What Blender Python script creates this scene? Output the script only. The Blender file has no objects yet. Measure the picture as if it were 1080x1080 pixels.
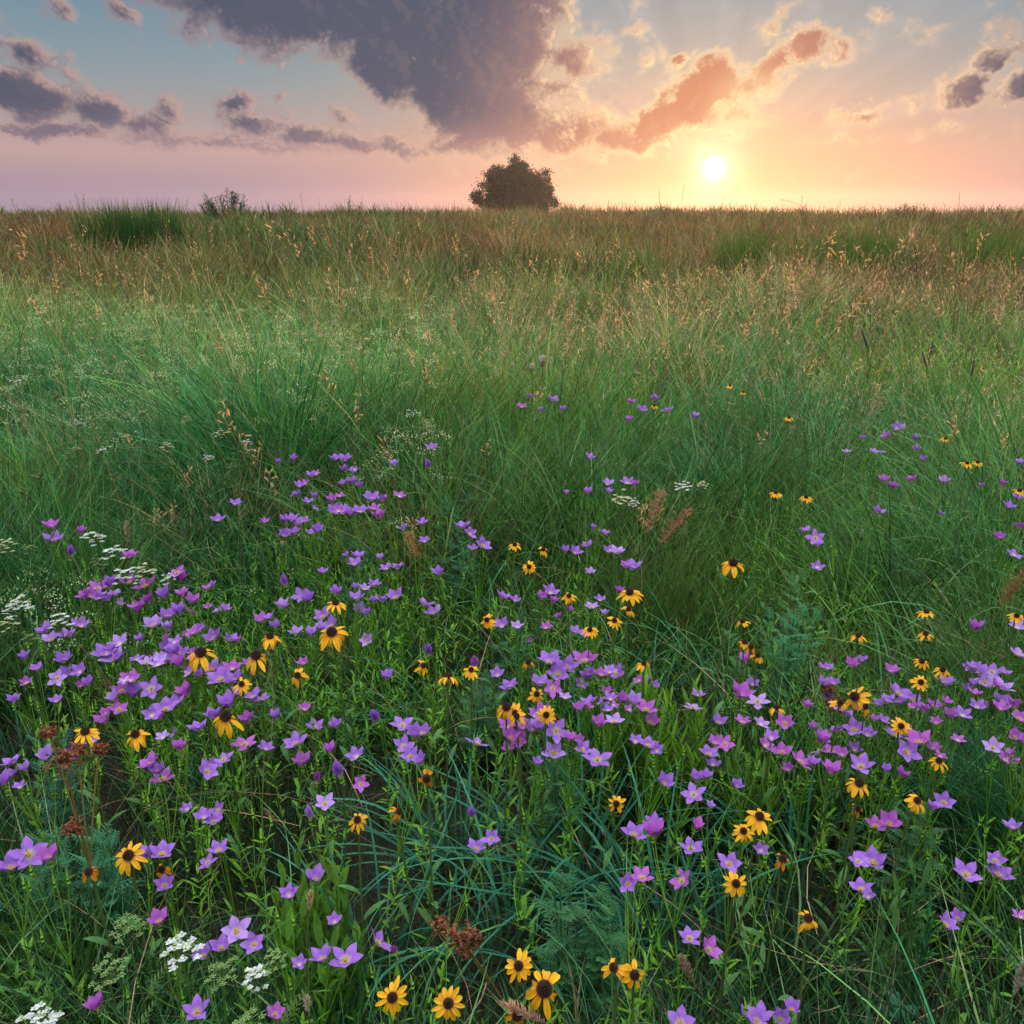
import bpy, math, random
import numpy as np
from mathutils import Vector, Matrix

# ---------------------------------------------------------------- camera
S = bpy.context.scene
COL = S.collection
CAM_Z = 1.10
PITCH = math.radians(19.46)
FPX = 900.0
cam_data = bpy.data.cameras.new('camera'); cam = bpy.data.objects.new('camera', cam_data); COL.objects.link(cam)
cam.location = (0, 0, CAM_Z); cam.rotation_euler = (math.pi / 2 - PITCH, 0, 0)
cam_data.sensor_width = 36; cam_data.lens = 36 * FPX / 1080; cam_data.clip_start = 0.02; cam_data.clip_end = 3000
S.camera = cam
SP, CP = math.sin(PITCH), math.cos(PITCH)
def ray(px, py):
    a, b = px - 540.0, 540.0 - py
    return Vector((a, b * SP + FPX * CP, b * CP - FPX * SP)).normalized()
def azel(px, py):
    d = ray(px, py)
    return math.degrees(math.atan2(d.x, d.y)), math.degrees(math.asin(d.z))
SUN_DIR = ray(753, 178)
SUN_AZ, SUN_EL = azel(753, 178)

# ---------------------------------------------------------------- exposure
S.view_settings.view_transform = 'Standard'; S.view_settings.look = 'None'
S.view_settings.exposure = 0.0; S.view_settings.gamma = 1.0; S.view_settings.use_curve_mapping = False
S.render.engine = 'CYCLES'
S.cycles.max_bounces = 6; S.cycles.diffuse_bounces = 2; S.cycles.glossy_bounces = 2; S.cycles.transmission_bounces = 4
S.cycles.transparent_max_bounces = 6; S.cycles.volume_bounces = 0
S.cycles.caustics_reflective = False; S.cycles.caustics_refractive = False
S.cycles.use_denoising = True

def lin(r, g, b):
    f = lambda c: (c / 255 / 12.92) if c / 255 <= 0.04045 else ((c / 255 + 0.055) / 1.055) ** 2.4
    return (f(r), f(g), f(b))
def lin4(r, g, b): return lin(r, g, b) + (1.0,)

# ---------------------------------------------------------------- sun
sun_data = bpy.data.lights.new('sun', 'SUN'); sun = bpy.data.objects.new('sun', sun_data); COL.objects.link(sun)
sun_data.energy = 5.0; sun_data.angle = math.radians(1.0); sun_data.color = (1.0, 0.60, 0.30)
sun.rotation_euler = (-SUN_DIR).to_track_quat('-Z', 'Y').to_euler()

# ---------------------------------------------------------------- world: sky with clouds
W = bpy.data.worlds.new('World'); S.world = W; W.use_nodes = True
nt = W.node_tree; nt.nodes.clear(); N = nt.nodes; L = nt.links
def sock(n, v, i):
    if v is None: return
    if hasattr(v, 'is_linked') or hasattr(v, 'links'): L.new(v, n.inputs[i])
    else: n.inputs[i].default_value = v
def M(op, a, b=None, c=None, clamp=False):
    n = N.new('ShaderNodeMath'); n.operation = op; n.use_clamp = clamp
    sock(n, a, 0); sock(n, b, 1); sock(n, c, 2); return n.outputs[0]
def VM(op, a, b=None, out=0):
    n = N.new('ShaderNodeVectorMath'); n.operation = op; sock(n, a, 0); sock(n, b, 1)
    return n.outputs['Value'] if op in ('LENGTH', 'DOT_PRODUCT', 'DISTANCE') else n.outputs[0]
def VSCALE(a, s):
    n = N.new('ShaderNodeVectorMath'); n.operation = 'SCALE'; sock(n, a, 0)
    if hasattr(s, 'links'): L.new(s, n.inputs['Scale'])
    else: n.inputs['Scale'].default_value = s
    return n.outputs[0]
def MAPR(v, a, b, c=0.0, d=1.0, smooth=True):
    n = N.new('ShaderNodeMapRange'); n.interpolation_type = 'SMOOTHSTEP' if smooth else 'LINEAR'
    sock(n, v, 0); n.inputs[1].default_value = a; n.inputs[2].default_value = b
    n.inputs[3].default_value = c; n.inputs[4].default_value = d; return n.outputs[0]
def MIX(f, a, b, mode='MIX'):
    n = N.new('ShaderNodeMix'); n.data_type = 'RGBA'; n.blend_type = mode; n.clamp_factor = True
    for i, v in ((0, f), (6, a), (7, b)):
        if hasattr(v, 'links'): L.new(v, n.inputs[i])
        else: n.inputs[i].default_value = v
    return n.outputs[2]
def RAMP(v, stops, scale):
    n = N.new('ShaderNodeValToRGB'); L.new(M('DIVIDE', v, scale), n.inputs[0]); e = n.color_ramp.elements
    while len(e) < len(stops): e.new(0.5)
    for k, (p, c) in enumerate(stops): e[k].position = p / scale; e[k].color = lin4(*c)
    return n.outputs[0]
def NOISE(vec, scale, detail, rough, dist=0.0, color=False):
    n = N.new('ShaderNodeTexNoise'); L.new(vec, n.inputs['Vector']); n.inputs['Scale'].default_value = scale
    n.inputs['Detail'].default_value = detail; n.inputs['Roughness'].default_value = rough; n.inputs['Distortion'].default_value = dist
    return n.outputs['Color' if color else 0]
def COMB(x, y, z):
    n = N.new('ShaderNodeCombineXYZ'); sock(n, x, 0); sock(n, y, 1); sock(n, z, 2); return n.outputs[0]

D = VM('NORMALIZE', N.new('ShaderNodeTexCoord').outputs['Generated'])
sx = N.new('ShaderNodeSeparateXYZ'); L.new(D, sx.inputs[0])
AZ = M('MULTIPLY', M('ARCTAN2', sx.outputs[0], sx.outputs[1]), 57.29578)
EL = M('MULTIPLY', M('ARCSINE', sx.outputs[2]), 57.29578)
P = COMB(AZ, EL, 0.0)
SUNP = (SUN_AZ, SUN_EL, 0.0)
sdist = M('MULTIPLY', VM('DISTANCE', D, tuple(SUN_DIR)), 57.29578)   # angle from the sun, in degrees

# (px, py, rx, ry, rotation, strength): the clouds as they stand over the meadow, turned into azimuth and elevation
CLOUDS = [
 (215,-25,90,34,0,1.0),(330,-12,140,52,0,1.45),(440,10,112,66,20,1.5),(410,62,52,38,25,1.25),(490,70,82,68,50,1.55),(530,30,68,60,0,1.3),
 (475,112,50,32,30,.9),(530,120,75,46,15,1.1),(600,62,44,26,5,.85),(585,92,36,26,0,.7),(600,140,58,24,-5,1.0),(480,152,60,18,0,.8),
 (655,146,44,18,-12,1.0),(695,130,46,20,-30,1.25),(738,100,44,25,-38,1.5),(757,86,26,20,0,1.2),
 (848,46,25,16,-20,1.2),(815,66,36,15,-32,.95),(788,92,60,26,-35,.75),(765,118,60,24,-22,.70),(800,70,20,14,0,.6),(880,50,30,16,0,.55),
 (28,100,52,20,12,1.1),(5,88,30,14,0,.9),(45,135,110,9,3,.95),(108,116,36,20,12,1.0),(150,130,40,14,8,.8),(178,118,18,12,0,.7),(28,58,30,17,10,.85),
 (70,75,30,10,30,.5),(250,110,24,13,-10,.9),(268,130,27,14,12,1.0),(322,144,40,14,5,1.0),(372,148,42,13,5,.95),(425,156,50,12,5,.85),(240,152,160,8,3,.75),
 (128,12,22,11,20,.75),(62,10,22,9,30,.7),(362,122,17,9,25,.7),(258,64,8,5,0,.7),(295,100,9,5,0,.6),
 (1018,94,24,17,-10,1.1),(1048,66,32,14,-15,.9),(1078,92,20,18,0,1.0),(905,118,28,9,-15,.75),(970,40,20,9,0,.6),(1066,22,20,12,0,.7),
 (923,20,10,7,0,.75),(676,33,14,8,0,.75),(682,62,12,9,0,.7),(717,65,16,8,-40,.95),(722,82,6,7,0,.7),(636,66,22,14,-20,.75),(668,8,12,9,-30,.65),
 (962,113,22,9,-5,.55),(820,20,24,9,-40,.65),(620,82,10,14,0,.6),(885,150,40,7,-5,.4),(1000,140,60,6,0,.4),
]
def blob(vec, c):
    px, py, rx, ry, rot, amp = c
    if rx <= 24 and amp < .9 and px > 300: amp *= .74; rx *= 1.25; ry *= 1.25
    a, e = azel(px, py); k = 1 / FPX * 57.3 * 0.93
    n = N.new('ShaderNodeMapping'); n.vector_type = 'TEXTURE'; L.new(vec, n.inputs[0])
    n.inputs['Location'].default_value = (a, e, 0); n.inputs['Rotation'].default_value = (0, 0, -math.radians(rot))
    n.inputs['Scale'].default_value = (rx * k * 1.5, ry * k * 1.5, 1)
    g = N.new('ShaderNodeTexGradient'); g.gradient_type = 'SPHERICAL'; L.new(n.outputs[0], g.inputs[0])
    return M('MULTIPLY', g.outputs[0 if 'Fac' not in g.outputs else 'Fac'], amp)
def field(Pv):
    w = NOISE(Pv, 0.55, 3, 0.55, color=True)
    Pw = VM('ADD', Pv, VM('ADD', VSCALE(VM('SUBTRACT', w, (0.5, 0.5, 0.5)), 1.7), VSCALE(VM('SUBTRACT', NOISE(Pv, 2.6, 3, 0.6, color=True), (0.5, 0.5, 0.5)), 0.75)))
    m = None
    for c in CLOUDS:
        b = blob(Pw, c); m = b if m is None else M('MAXIMUM', m, b)
    q = N.new('ShaderNodeMapping'); L.new(Pv, q.inputs[0]); q.inputs['Scale'].default_value = (1, 1.25, 1)
    f = NOISE(q.outputs[0], 0.62, 6, 0.54, 0.25)
    return M('ADD', m, M('MULTIPLY', M('SUBTRACT', f, 0.5), MAPR(m, 0.25, 0.85, 1.25, 0.32)))
F0 = field(P)
toward = VM('NORMALIZE', VM('SUBTRACT', SUNP, P))
F1 = field(VM('ADD', P, VSCALE(VM('ADD', toward, (0, 0.55, 0)), 0.42)))
cover = MAPR(F0, 0.08, 0.70)
thick = MAPR(F0, 0.32, 0.72)
core = MAPR(F0, 0.45, 0.82, 1.0, 0.06)
lit = M('MULTIPLY', MAPR(M('SUBTRACT', F0, F1), -0.03, 0.17), core)

far_ramp = RAMP(EL, [(0,(160,144,174)),(1.6,(172,148,170)),(3.2,(198,164,166)),(5.0,(172,160,166)),(7.5,(140,158,168)),(12,(100,142,168)),(30,(180,184,188)),(90,(186,186,188))], 90)
near_ramp = RAMP(EL, [(0,(236,170,154)),(1.5,(237,173,150)),(4.0,(222,174,156)),(6.5,(196,174,168)),(9.5,(166,168,172)),(14,(140,158,178)),(35,(182,184,186)),(90,(186,186,188))], 90)
sky = MIX(MAPR(sdist, 1, 31, 1, 0, True), far_ramp, near_ramp)
# a weak physical sky underneath
nish = N.new('ShaderNodeTexSky'); nish.sky_type = 'NISHITA'; nish.sun_disc = False
nish.sun_elevation = math.radians(SUN_EL); nish.sun_rotation = math.radians(SUN_AZ)
sky = MIX(0.12, sky, VSCALE(nish.outputs[0], 0.10))
# rays fanning out of the sun
rel = VM('SUBTRACT', P, SUNP); sr = N.new('ShaderNodeSeparateXYZ'); L.new(rel, sr.inputs[0])
ang = M('ARCTAN2', sr.outputs[1], sr.outputs[0])
rays = NOISE(COMB(M('MULTIPLY', ang, 3.2), 0.0, 0.0), 1.7, 2, 0.5)
rayk = M('MULTIPLY', M('MULTIPLY', MAPR(sdist, 3, 7), MAPR(sdist, 10, 26, 1, 0)), MAPR(EL, 1.5, 5))
raym = M('ADD', 1.0, M('MULTIPLY', M('MULTIPLY', M('SUBTRACT', rays, 0.5), 0.40), rayk))
sky = VSCALE(sky, raym)
# glow
def EXPG(width, power):
    return M('EXPONENT', M('MULTIPLY', M('POWER', M('DIVIDE', sdist, width), power), -1.0))
glow1 = VSCALE(COMB(1.0, 0.70, 0.20), M('MULTIPLY', EXPG(2.6, 1.1), 0.34))
glow2 = VSCALE(COMB(1.0, 0.42, 0.12), M('MULTIPLY', EXPG(9.0, 1.4), 0.03))
# cloud light
dark = MIX(MAPR(sdist, 4, 18), lin4(200, 130, 112), lin4(82, 86, 106))
dark = MIX(MAPR(sdist, 10, 18, 0, 1), MIX(MAPR(sdist, 3, 16), lin4(222, 144, 108), lin4(128, 110, 120)), dark)
dark = MIX(MAPR(EL, 1.5, 6.0, 1, 0), dark, MIX(MAPR(sdist, 5, 30), lin4(228, 160, 130), lin4(165, 138, 152)))
litc = MIX(MAPR(sdist, 3, 28), (1.25, 0.86, 0.46, 1), lin4(212, 170, 158))
litc = MIX(MAPR(sdist, 10, 2.5, 0, 1), litc, (1.15, 0.92, 0.46, 1))
mixf = M('MULTIPLY', M('SUBTRACT', 1.0, thick), 0.85)
mixf = M('MAXIMUM', M('MULTIPLY', mixf, MAPR(sdist, 8, 30, 1.0, 0.55)), M('MULTIPLY', lit, MAPR(sdist, 5, 32, 0.95, 0.75)))
# fine wisps right around the sun are lit through
mixf = M('MAXIMUM', mixf, M('MULTIPLY', MAPR(F0, 0.3, 0.75, 1.0, 0.25), MAPR(VM('DISTANCE', P, (SUN_AZ + 1.9, SUN_EL + 3.0, 0.0)), 1.4, 3.6, 1.0, 0.0)))
cloudc = MIX(mixf, dark, litc)
cover = M('MULTIPLY', cover, MAPR(EL, 0.6, 3.0, 0.25, 0.96))
out = MIX(cover, sky, cloudc)
out = VM('ADD', out, VSCALE(VM('ADD', glow1, glow2), M('SUBTRACT', 1.0, M('MULTIPLY', M('MULTIPLY', cover, M('SUBTRACT', 1.0, mixf)), 0.75))))
disc = VSCALE(COMB(1.0, 0.95, 0.80), M('ADD', MAPR(sdist, 0.10, 0.75, 3.5, 0.0), M('MULTIPLY', EXPG(0.95, 1.3), 0.8)))
out = VM('ADD', out, disc)
UPPER = 8.2
HORIZON_GREEN = (0.03, 0.045, 0.025, 1)
def finish(c):
    c = MIX(MAPR(EL, -1.5, -0.2), HORIZON_GREEN, c)
    c = VSCALE(c, MAPR(EL, 16, 66, 1.0, UPPER))       # the upper sky, out of the picture, lights the meadow
    b = N.new('ShaderNodeBackground'); L.new(c, b.inputs[0]); b.inputs[1].default_value = 1.0
    return b.outputs[0]
bg_clear, bg_cloud = finish(sky), finish(out)
# the cloudy part of the sky stands low in the east; the rest of the dome is clear
zone = M('MULTIPLY', M('MULTIPLY', MAPR(EL, -0.3, 0.0), MAPR(EL, 16, 20, 1, 0)), MAPR(M('ABSOLUTE', AZ), 44, 50, 1, 0))
ms = N.new('ShaderNodeMixShader'); L.new(zone, ms.inputs[0]); L.new(bg_clear, ms.inputs[1]); L.new(bg_cloud, ms.inputs[2])
wo = N.new('ShaderNodeOutputWorld'); L.new(ms.outputs[0], wo.inputs[0])
W.cycles.sampling_method = 'MANUAL'; W.cycles.sample_map_resolution = 512

# ---------------------------------------------------------------- tools
RS = np.random.RandomState(7)
random.seed(11)
def tag(o, label=None, cat=None, group=None, kind=None):
    for k, v in (('label', label), ('category', cat), ('group', group), ('kind', kind)):
        if v: o[k] = v
    return o
def hash2(ix, iy, s):
    v = np.sin(ix * 127.1 + iy * 311.7 + s * 74.7) * 43758.5453
    return v - np.floor(v)
def noise2(x, y, s=0):
    ix, iy = np.floor(x), np.floor(y); fx, fy = x - ix, y - iy
    fx = fx * fx * (3 - 2 * fx); fy = fy * fy * (3 - 2 * fy)
    a, b = hash2(ix, iy, s), hash2(ix + 1, iy, s); c, d = hash2(ix, iy + 1, s), hash2(ix + 1, iy + 1, s)
    return (a * (1 - fx) + b * fx) * (1 - fy) + (c * (1 - fx) + d * fx) * fy
def fbm(x, y, s=0, n=3):
    t = 0; a = 0.5; w = 0
    for k in range(n):
        t = t + a * noise2(x * 2 ** k, y * 2 ** k, s + k * 13); w += a; a *= 0.55
    return t / w
def sstep(x, a, b):
    t = np.clip((x - a) / (b - a), 0, 1); return t * t * (3 - 2 * t)
def terrain(x, y):
    x = np.asarray(x, float); y = np.asarray(y, float); d = np.sqrt(x * x + y * y)
    h = 0.60 * sstep(y, 6, 52) - 3.0 * sstep(y, 54, 125)
    h = h + (fbm(x / 1.3 + 50, y / 1.3 + 50, 3) - 0.5) * (0.05 * sstep(d, 0.5, 2) + .12 * sstep(d, 2.2, 4.5))
    h = h + (fbm(x / 9 + 90, y / 7 + 90, 5) - 0.5) * 0.40 * sstep(d, 4, 20)
    return h
def T(x, y): return float(terrain(x, y))
def at(px, py, h=0.0):
    """the point a height h above the meadow that stands at this place of the field of view"""
    d = ray(px, py); z = h
    for _ in range(12):
        k = (z - CAM_Z) / d.z; x, y = d.x * k, d.y * k
        z = 0.5 * z + 0.5 * (T(x, y) + h)
    return Vector((x, y, z))
def project(p):
    q = Vector(p) - Vector((0, 0, CAM_Z)); dz = q.y * CP - q.z * SP; up = q.y * SP + q.z * CP
    return 540 + FPX * q.x / dz, 540 - FPX * up / dz

def mat_plant(name, rough=0.5, trans=0.3, spec=0.3, tint=(1.0, 1.0, 1.0), bump=0.0, vary=0.12):
    m = bpy.data.materials.new(name); m.use_nodes = True; t = m.node_tree; t.nodes.clear()
    a = t.nodes.new('ShaderNodeAttribute'); a.attribute_name = 'col'
    tc = t.nodes.new('ShaderNodeTexCoord'); nz = t.nodes.new('ShaderNodeTexNoise'); nz.inputs['Scale'].default_value = 160
    t.links.new(tc.outputs['Object'], nz.inputs['Vector'])
    mr = t.nodes.new('ShaderNodeMapRange'); mr.inputs[3].default_value = 1 - vary * 1.6; mr.inputs[4].default_value = 1 + vary * 1.6
    mr.inputs[1].default_value = 0.25; mr.inputs[2].default_value = 0.75
    t.links.new(nz.outputs[0], mr.inputs[0])
    sc = t.nodes.new('ShaderNodeVectorMath'); sc.operation = 'SCALE'
    t.links.new(a.outputs['Color'], sc.inputs[0]); t.links.new(mr.outputs[0], sc.inputs['Scale'])
    p = t.nodes.new('ShaderNodeBsdfPrincipled'); p.inputs['Roughness'].default_value = rough
    p.inputs['Specular IOR Level'].default_value = spec; t.links.new(sc.outputs[0], p.inputs['Base Color'])
    o = t.nodes.new('ShaderNodeOutputMaterial'); last = p.outputs[0]
    if trans > 0:
        tr = t.nodes.new('ShaderNodeBsdfTranslucent'); mu = t.nodes.new('ShaderNodeVectorMath'); mu.operation = 'MULTIPLY'
        mu.inputs[1].default_value = tint; t.links.new(sc.outputs[0], mu.inputs[0]); t.links.new(mu.outputs[0], tr.inputs[0])
        mx = t.nodes.new('ShaderNodeMixShader'); mx.inputs[0].default_value = trans
        t.links.new(p.outputs[0], mx.inputs[1]); t.links.new(tr.outputs[0], mx.inputs[2]); last = mx.outputs[0]
    t.links.new(last, o.inputs[0]); return m
M_GRASS = mat_plant('grass_blade', 0.5, 0.26, 0.16, (1.5, 1.35, 0.7))
M_LEAF = mat_plant('leaf', 0.5, 0.27, 0.18, (1.4, 1.3, 0.7))
M_PETAL = mat_plant('petal', 0.6, 0.32, 0.15, (1.15, 0.9, 1.15), vary=0.14)
M_YPETAL = mat_plant('yellow_petal', 0.55, 0.35, 0.25, (1.2, 1.0, 0.8), vary=0.08)
M_DRY = mat_plant('dry_straw', 0.65, 0.45, 0.3, (1.5, 1.2, 0.8))
M_DARK = mat_plant('seed_cone', 0.85, 0.0, 0.2, vary=0.3)
M_TREE = mat_plant('tree_leaf', 0.7, 0.08, 0.1, (1.3, 1.2, 0.7))
M_BARK = mat_plant('bark', 0.9, 0.0, 0.1, vary=0.3)

def build(name, V, F, C, mat, parent=None, smooth=True, loc=None, link=True, mi=None):
    """V (n,3); F list of (m,k) integer arrays; C (n,3)"""
    V = np.asarray(V, np.float32); me = bpy.data.meshes.new(name)
    if loc is not None: V = V - np.asarray(loc, np.float32)
    fs = [np.asarray(f, np.int32) for f in F if len(f)]
    me.vertices.add(len(V)); me.vertices.foreach_set('co', V.ravel())
    lv = np.concatenate([f.ravel() for f in fs]); tot = np.concatenate([np.full(len(f), f.shape[1], np.int32) for f in fs])
    st = np.concatenate([[0], np.cumsum(tot)[:-1]]).astype(np.int32)
    me.loops.add(len(lv)); me.loops.foreach_set('vertex_index', lv)
    me.polygons.add(len(tot)); me.polygons.foreach_set('loop_start', st); me.polygons.foreach_set('loop_total', tot)
    mats = mat if isinstance(mat, (list, tuple)) else [mat]
    for m in mats: me.materials.append(m)
    if mi is not None: me.polygons.foreach_set('material_index', np.asarray(mi, np.int32))
    me.polygons.foreach_set('use_smooth', np.full(len(tot), smooth, bool))
    at_ = me.attributes.new('col', 'FLOAT_COLOR', 'POINT')
    C4 = np.ones((len(V), 4), np.float32); C4[:, :3] = np.asarray(C, np.float32); at_.data.foreach_set('color', C4.ravel())
    me.update(); me.validate(clean_customdata=False)
    if not link: return me
    o = bpy.data.objects.new(name, me); COL.objects.link(o)
    if parent: o.parent = parent
    if loc is not None and parent is None: o.location = loc
    return o

class MB:
    """collects pieces with colours into one mesh"""
    def __init__(s): s.V, s.F, s.C, s.n, s.MI = [], [], [], 0, []
    def add(s, V, F, C, m=0):
        V = np.asarray(V, float).reshape(-1, 3); F = np.asarray(F, int); C = np.asarray(C, float)
        if C.ndim == 1: C = np.tile(C, (len(V), 1))
        s.V.append(V); s.C.append(C); s.F.append(F + s.n); s.n += len(V); s.MI.append(np.full(len(F), m))
    def merge(s, o, mtx=None, m=None):
        base = s.n
        for V, F, C, MI, off in zip(o.V, o.F, o.C, o.MI, np.cumsum([0] + [len(v) for v in o.V])[:-1]):
            if mtx is not None:
                A = np.array(mtx); V = V @ A[:3, :3].T + A[:3, 3]
            s.V.append(V); s.C.append(C); s.F.append(F + base); s.n += len(V); s.MI.append(MI if m is None else np.full(len(F), m))
    def tube(s, pts, r0, r1, C, sides=4, C1=None, m=0):
        pts = np.asarray(pts, float); n = len(pts); tg = np.gradient(pts, axis=0); tg /= np.linalg.norm(tg, axis=1)[:, None] + 1e-12
        ref = np.array([0.31, 0.95, 0.1]); a = np.cross(tg, ref); a /= np.linalg.norm(a, axis=1)[:, None] + 1e-9; b = np.cross(tg, a)
        t = np.linspace(0, 1, n)[:, None]; r = r0 + (r1 - r0) * t
        th = np.linspace(0, 2 * np.pi, sides, endpoint=False)
        V = (pts[:, None, :] + r[:, None, :] * (np.cos(th)[None, :, None] * a[:, None, :] + np.sin(th)[None, :, None] * b[:, None, :])).reshape(-1, 3)
        F = []
        for i in range(n - 1):
            for k in range(sides): k2 = (k + 1) % sides; F.append((i * sides + k, i * sides + k2, (i + 1) * sides + k2, (i + 1) * sides + k))
        C = np.asarray(C, float); C1 = C if C1 is None else np.asarray(C1, float)
        s.add(V, F, np.repeat(C + (C1 - C) * t, sides, axis=0), m)
    def leaf(s, base, d, up, length, width, C, bend=0.5, nseg=5, shape=1.0, fold=0.25, tipc=None, m=0):
        """a pointed leaf: midrib from base along d, curving away from up by bend"""
        base = np.asarray(base, float); d = np.asarray(d, float); d = d / np.linalg.norm(d)
        up = np.asarray(up, float); side = np.cross(d, up); ln = np.linalg.norm(side)
        if ln < 1e-4: side = np.cross(d, [0.3, 0.9, 0.1]); ln = np.linalg.norm(side)
        side /= ln; nrm = np.cross(side, d); p = base.copy(); V = []; Cs = []
        C = np.asarray(C, float); tipc = C * 1.12 if tipc is None else np.asarray(tipc, float)
        for i in range(nseg + 1):
            t = i / nseg; w = width * 0.5 * (math.sin(math.pi * min(0.985, 0.06 + 0.94 * t) ** shape) ** 0.8)
            if i == nseg: w = width * 0.02
            a = -bend * t; dd = d * math.cos(a) + nrm * math.sin(a); nn = nrm * math.cos(a) - d * math.sin(a)
            V += [p + side * w + nn * w * fold, p - nn * 0.0, p - side * w + nn * w * fold]; c = C + (tipc - C) * t; Cs += [c, c * 0.85, c]
            p = p + dd * length / nseg
        F = []
        for i in range(nseg):
            k = i * 3; F += [(k, k + 1, k + 4, k + 3), (k + 1, k + 2, k + 5, k + 4)]
        s.add(V, F, Cs, m)
    def ball(s, c, r, C, seg=6, rings=4, sz=1.0, m=0, axis=None):
        V = [(0, 0, 1)]; 
        for i in range(1, rings):
            a = math.pi * i / rings
            for k in range(seg): b = 2 * math.pi * (k + 0.5 * (i % 2)) / seg; V.append((math.sin(a) * math.cos(b), math.sin(a) * math.sin(b), math.cos(a)))
        V.append((0, 0, -1)); V = np.array(V) * [r, r, r * sz]
        if axis is not None:
            q = Vector((0, 0, 1)).rotation_difference(Vector(axis)).to_matrix(); V = V @ np.array(q).T
        F = []
        n = len(V)
        quads = []
        for i in range(rings - 2):
            for k in range(seg):
                k2 = (k + 1) % seg; a0 = 1 + i * seg; a1 = a0 + seg; quads.append((a0 + k, a0 + k2, a1 + k2, a1 + k))
        for k in range(seg):
            k2 = (k + 1) % seg; quads.append((0, 1 + k, 1 + k2, 0)); quads.append((1 + (rings - 2) * seg + k2, 1 + (rings - 2) * seg + k, n - 1, n - 1))
        tri = [q for q in quads if len(set(q)) == 3]; quads = [q for q in quads if len(set(q)) == 4]
        tri = [tuple(dict.fromkeys(q)) for q in tri]
        s.add(V + np.asarray(c, float), np.array(quads), C, m)
        # caps as triangles on the same vertices
        s.F.append(np.array(tri) + s.n - n); s.V.append(np.zeros((0, 3))); s.C.append(np.zeros((0, 3))); s.MI.append(np.full(len(tri), m))
    def build(s, name, mat, parent=None, **k):
        return build(name, np.concatenate(s.V), s.F, np.concatenate(s.C), mat, parent, mi=(np.concatenate(s.MI) if isinstance(mat, (list, tuple)) else None), **k)

def ribbons(root, h, w, az, lean, curl, nseg, c0, c1, kink=None, fold=None):
    """many grass blades at once: each starts at root, leans by lean (radians from upright) towards azimuth az and curls further by curl"""
    n = len(root); t = np.linspace(0, 1, nseg + 1)
    ang = lean[:, None] + curl[:, None] * t[None, :] ** 1.4
    ang = np.minimum(ang, 2.5); seg = (h / nseg)[:, None]
    hx = np.cumsum(np.sin(ang) * seg, axis=1) - np.sin(ang) * seg; hz = np.cumsum(np.cos(ang) * seg, axis=1) - np.cos(ang) * seg
    if kink is None: kink = np.zeros(n)
    azt = az[:, None] + kink[:, None] * t[None, :]
    px = root[:, 0:1] + hx * np.cos(azt); py = root[:, 1:2] + hx * np.sin(azt); pz = root[:, 2:3] + hz
    wt = w[:, None] * (0.55 + 0.45 * np.minimum(1, t * 4))[None, :] * (1 - t[None, :] ** 2.2 * 0.96) * 0.5
    tw = az + RS.uniform(-0.9, 0.9, n); sx_, sy_ = -np.sin(tw)[:, None], np.cos(tw)[:, None]
    V = np.empty((n, nseg + 1, 2, 3), np.float32)
    V[:, :, 0, 0] = px - sx_ * wt; V[:, :, 0, 1] = py - sy_ * wt; V[:, :, 1, 0] = px + sx_ * wt; V[:, :, 1, 1] = py + sy_ * wt
    V[:, :, :, 2] = pz[:, :, None]; V[:, :, 0, 2] += wt * 0.3; V[:, :, 1, 2] -= wt * 0.3
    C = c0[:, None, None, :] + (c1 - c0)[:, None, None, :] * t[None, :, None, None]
    C = np.broadcast_to(C, V.shape)
    b = (np.arange(n) * (nseg + 1) * 2)[:, None] + (np.arange(nseg) * 2)[None, :]
    F = np.stack([b, b + 1, b + 3, b + 2], axis=-1).reshape(-1, 4)
    return V.reshape(-1, 3), F, C.reshape(-1, 3)
def stack(parts):
    V, F, C, n = [], [], [], 0
    for v, f, c in parts: V.append(v); F.append(f + n); C.append(c); n += len(v)
    return np.concatenate(V), [np.concatenate(F)], np.concatenate(C)
def crisp(c, jit, n, sat=0.0):
    c = np.asarray(c, float); k = RS.uniform(1 - jit, 1 + jit, (n, 1)); return c * k * RS.uniform(0.9, 1.1, (n, 3))

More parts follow.
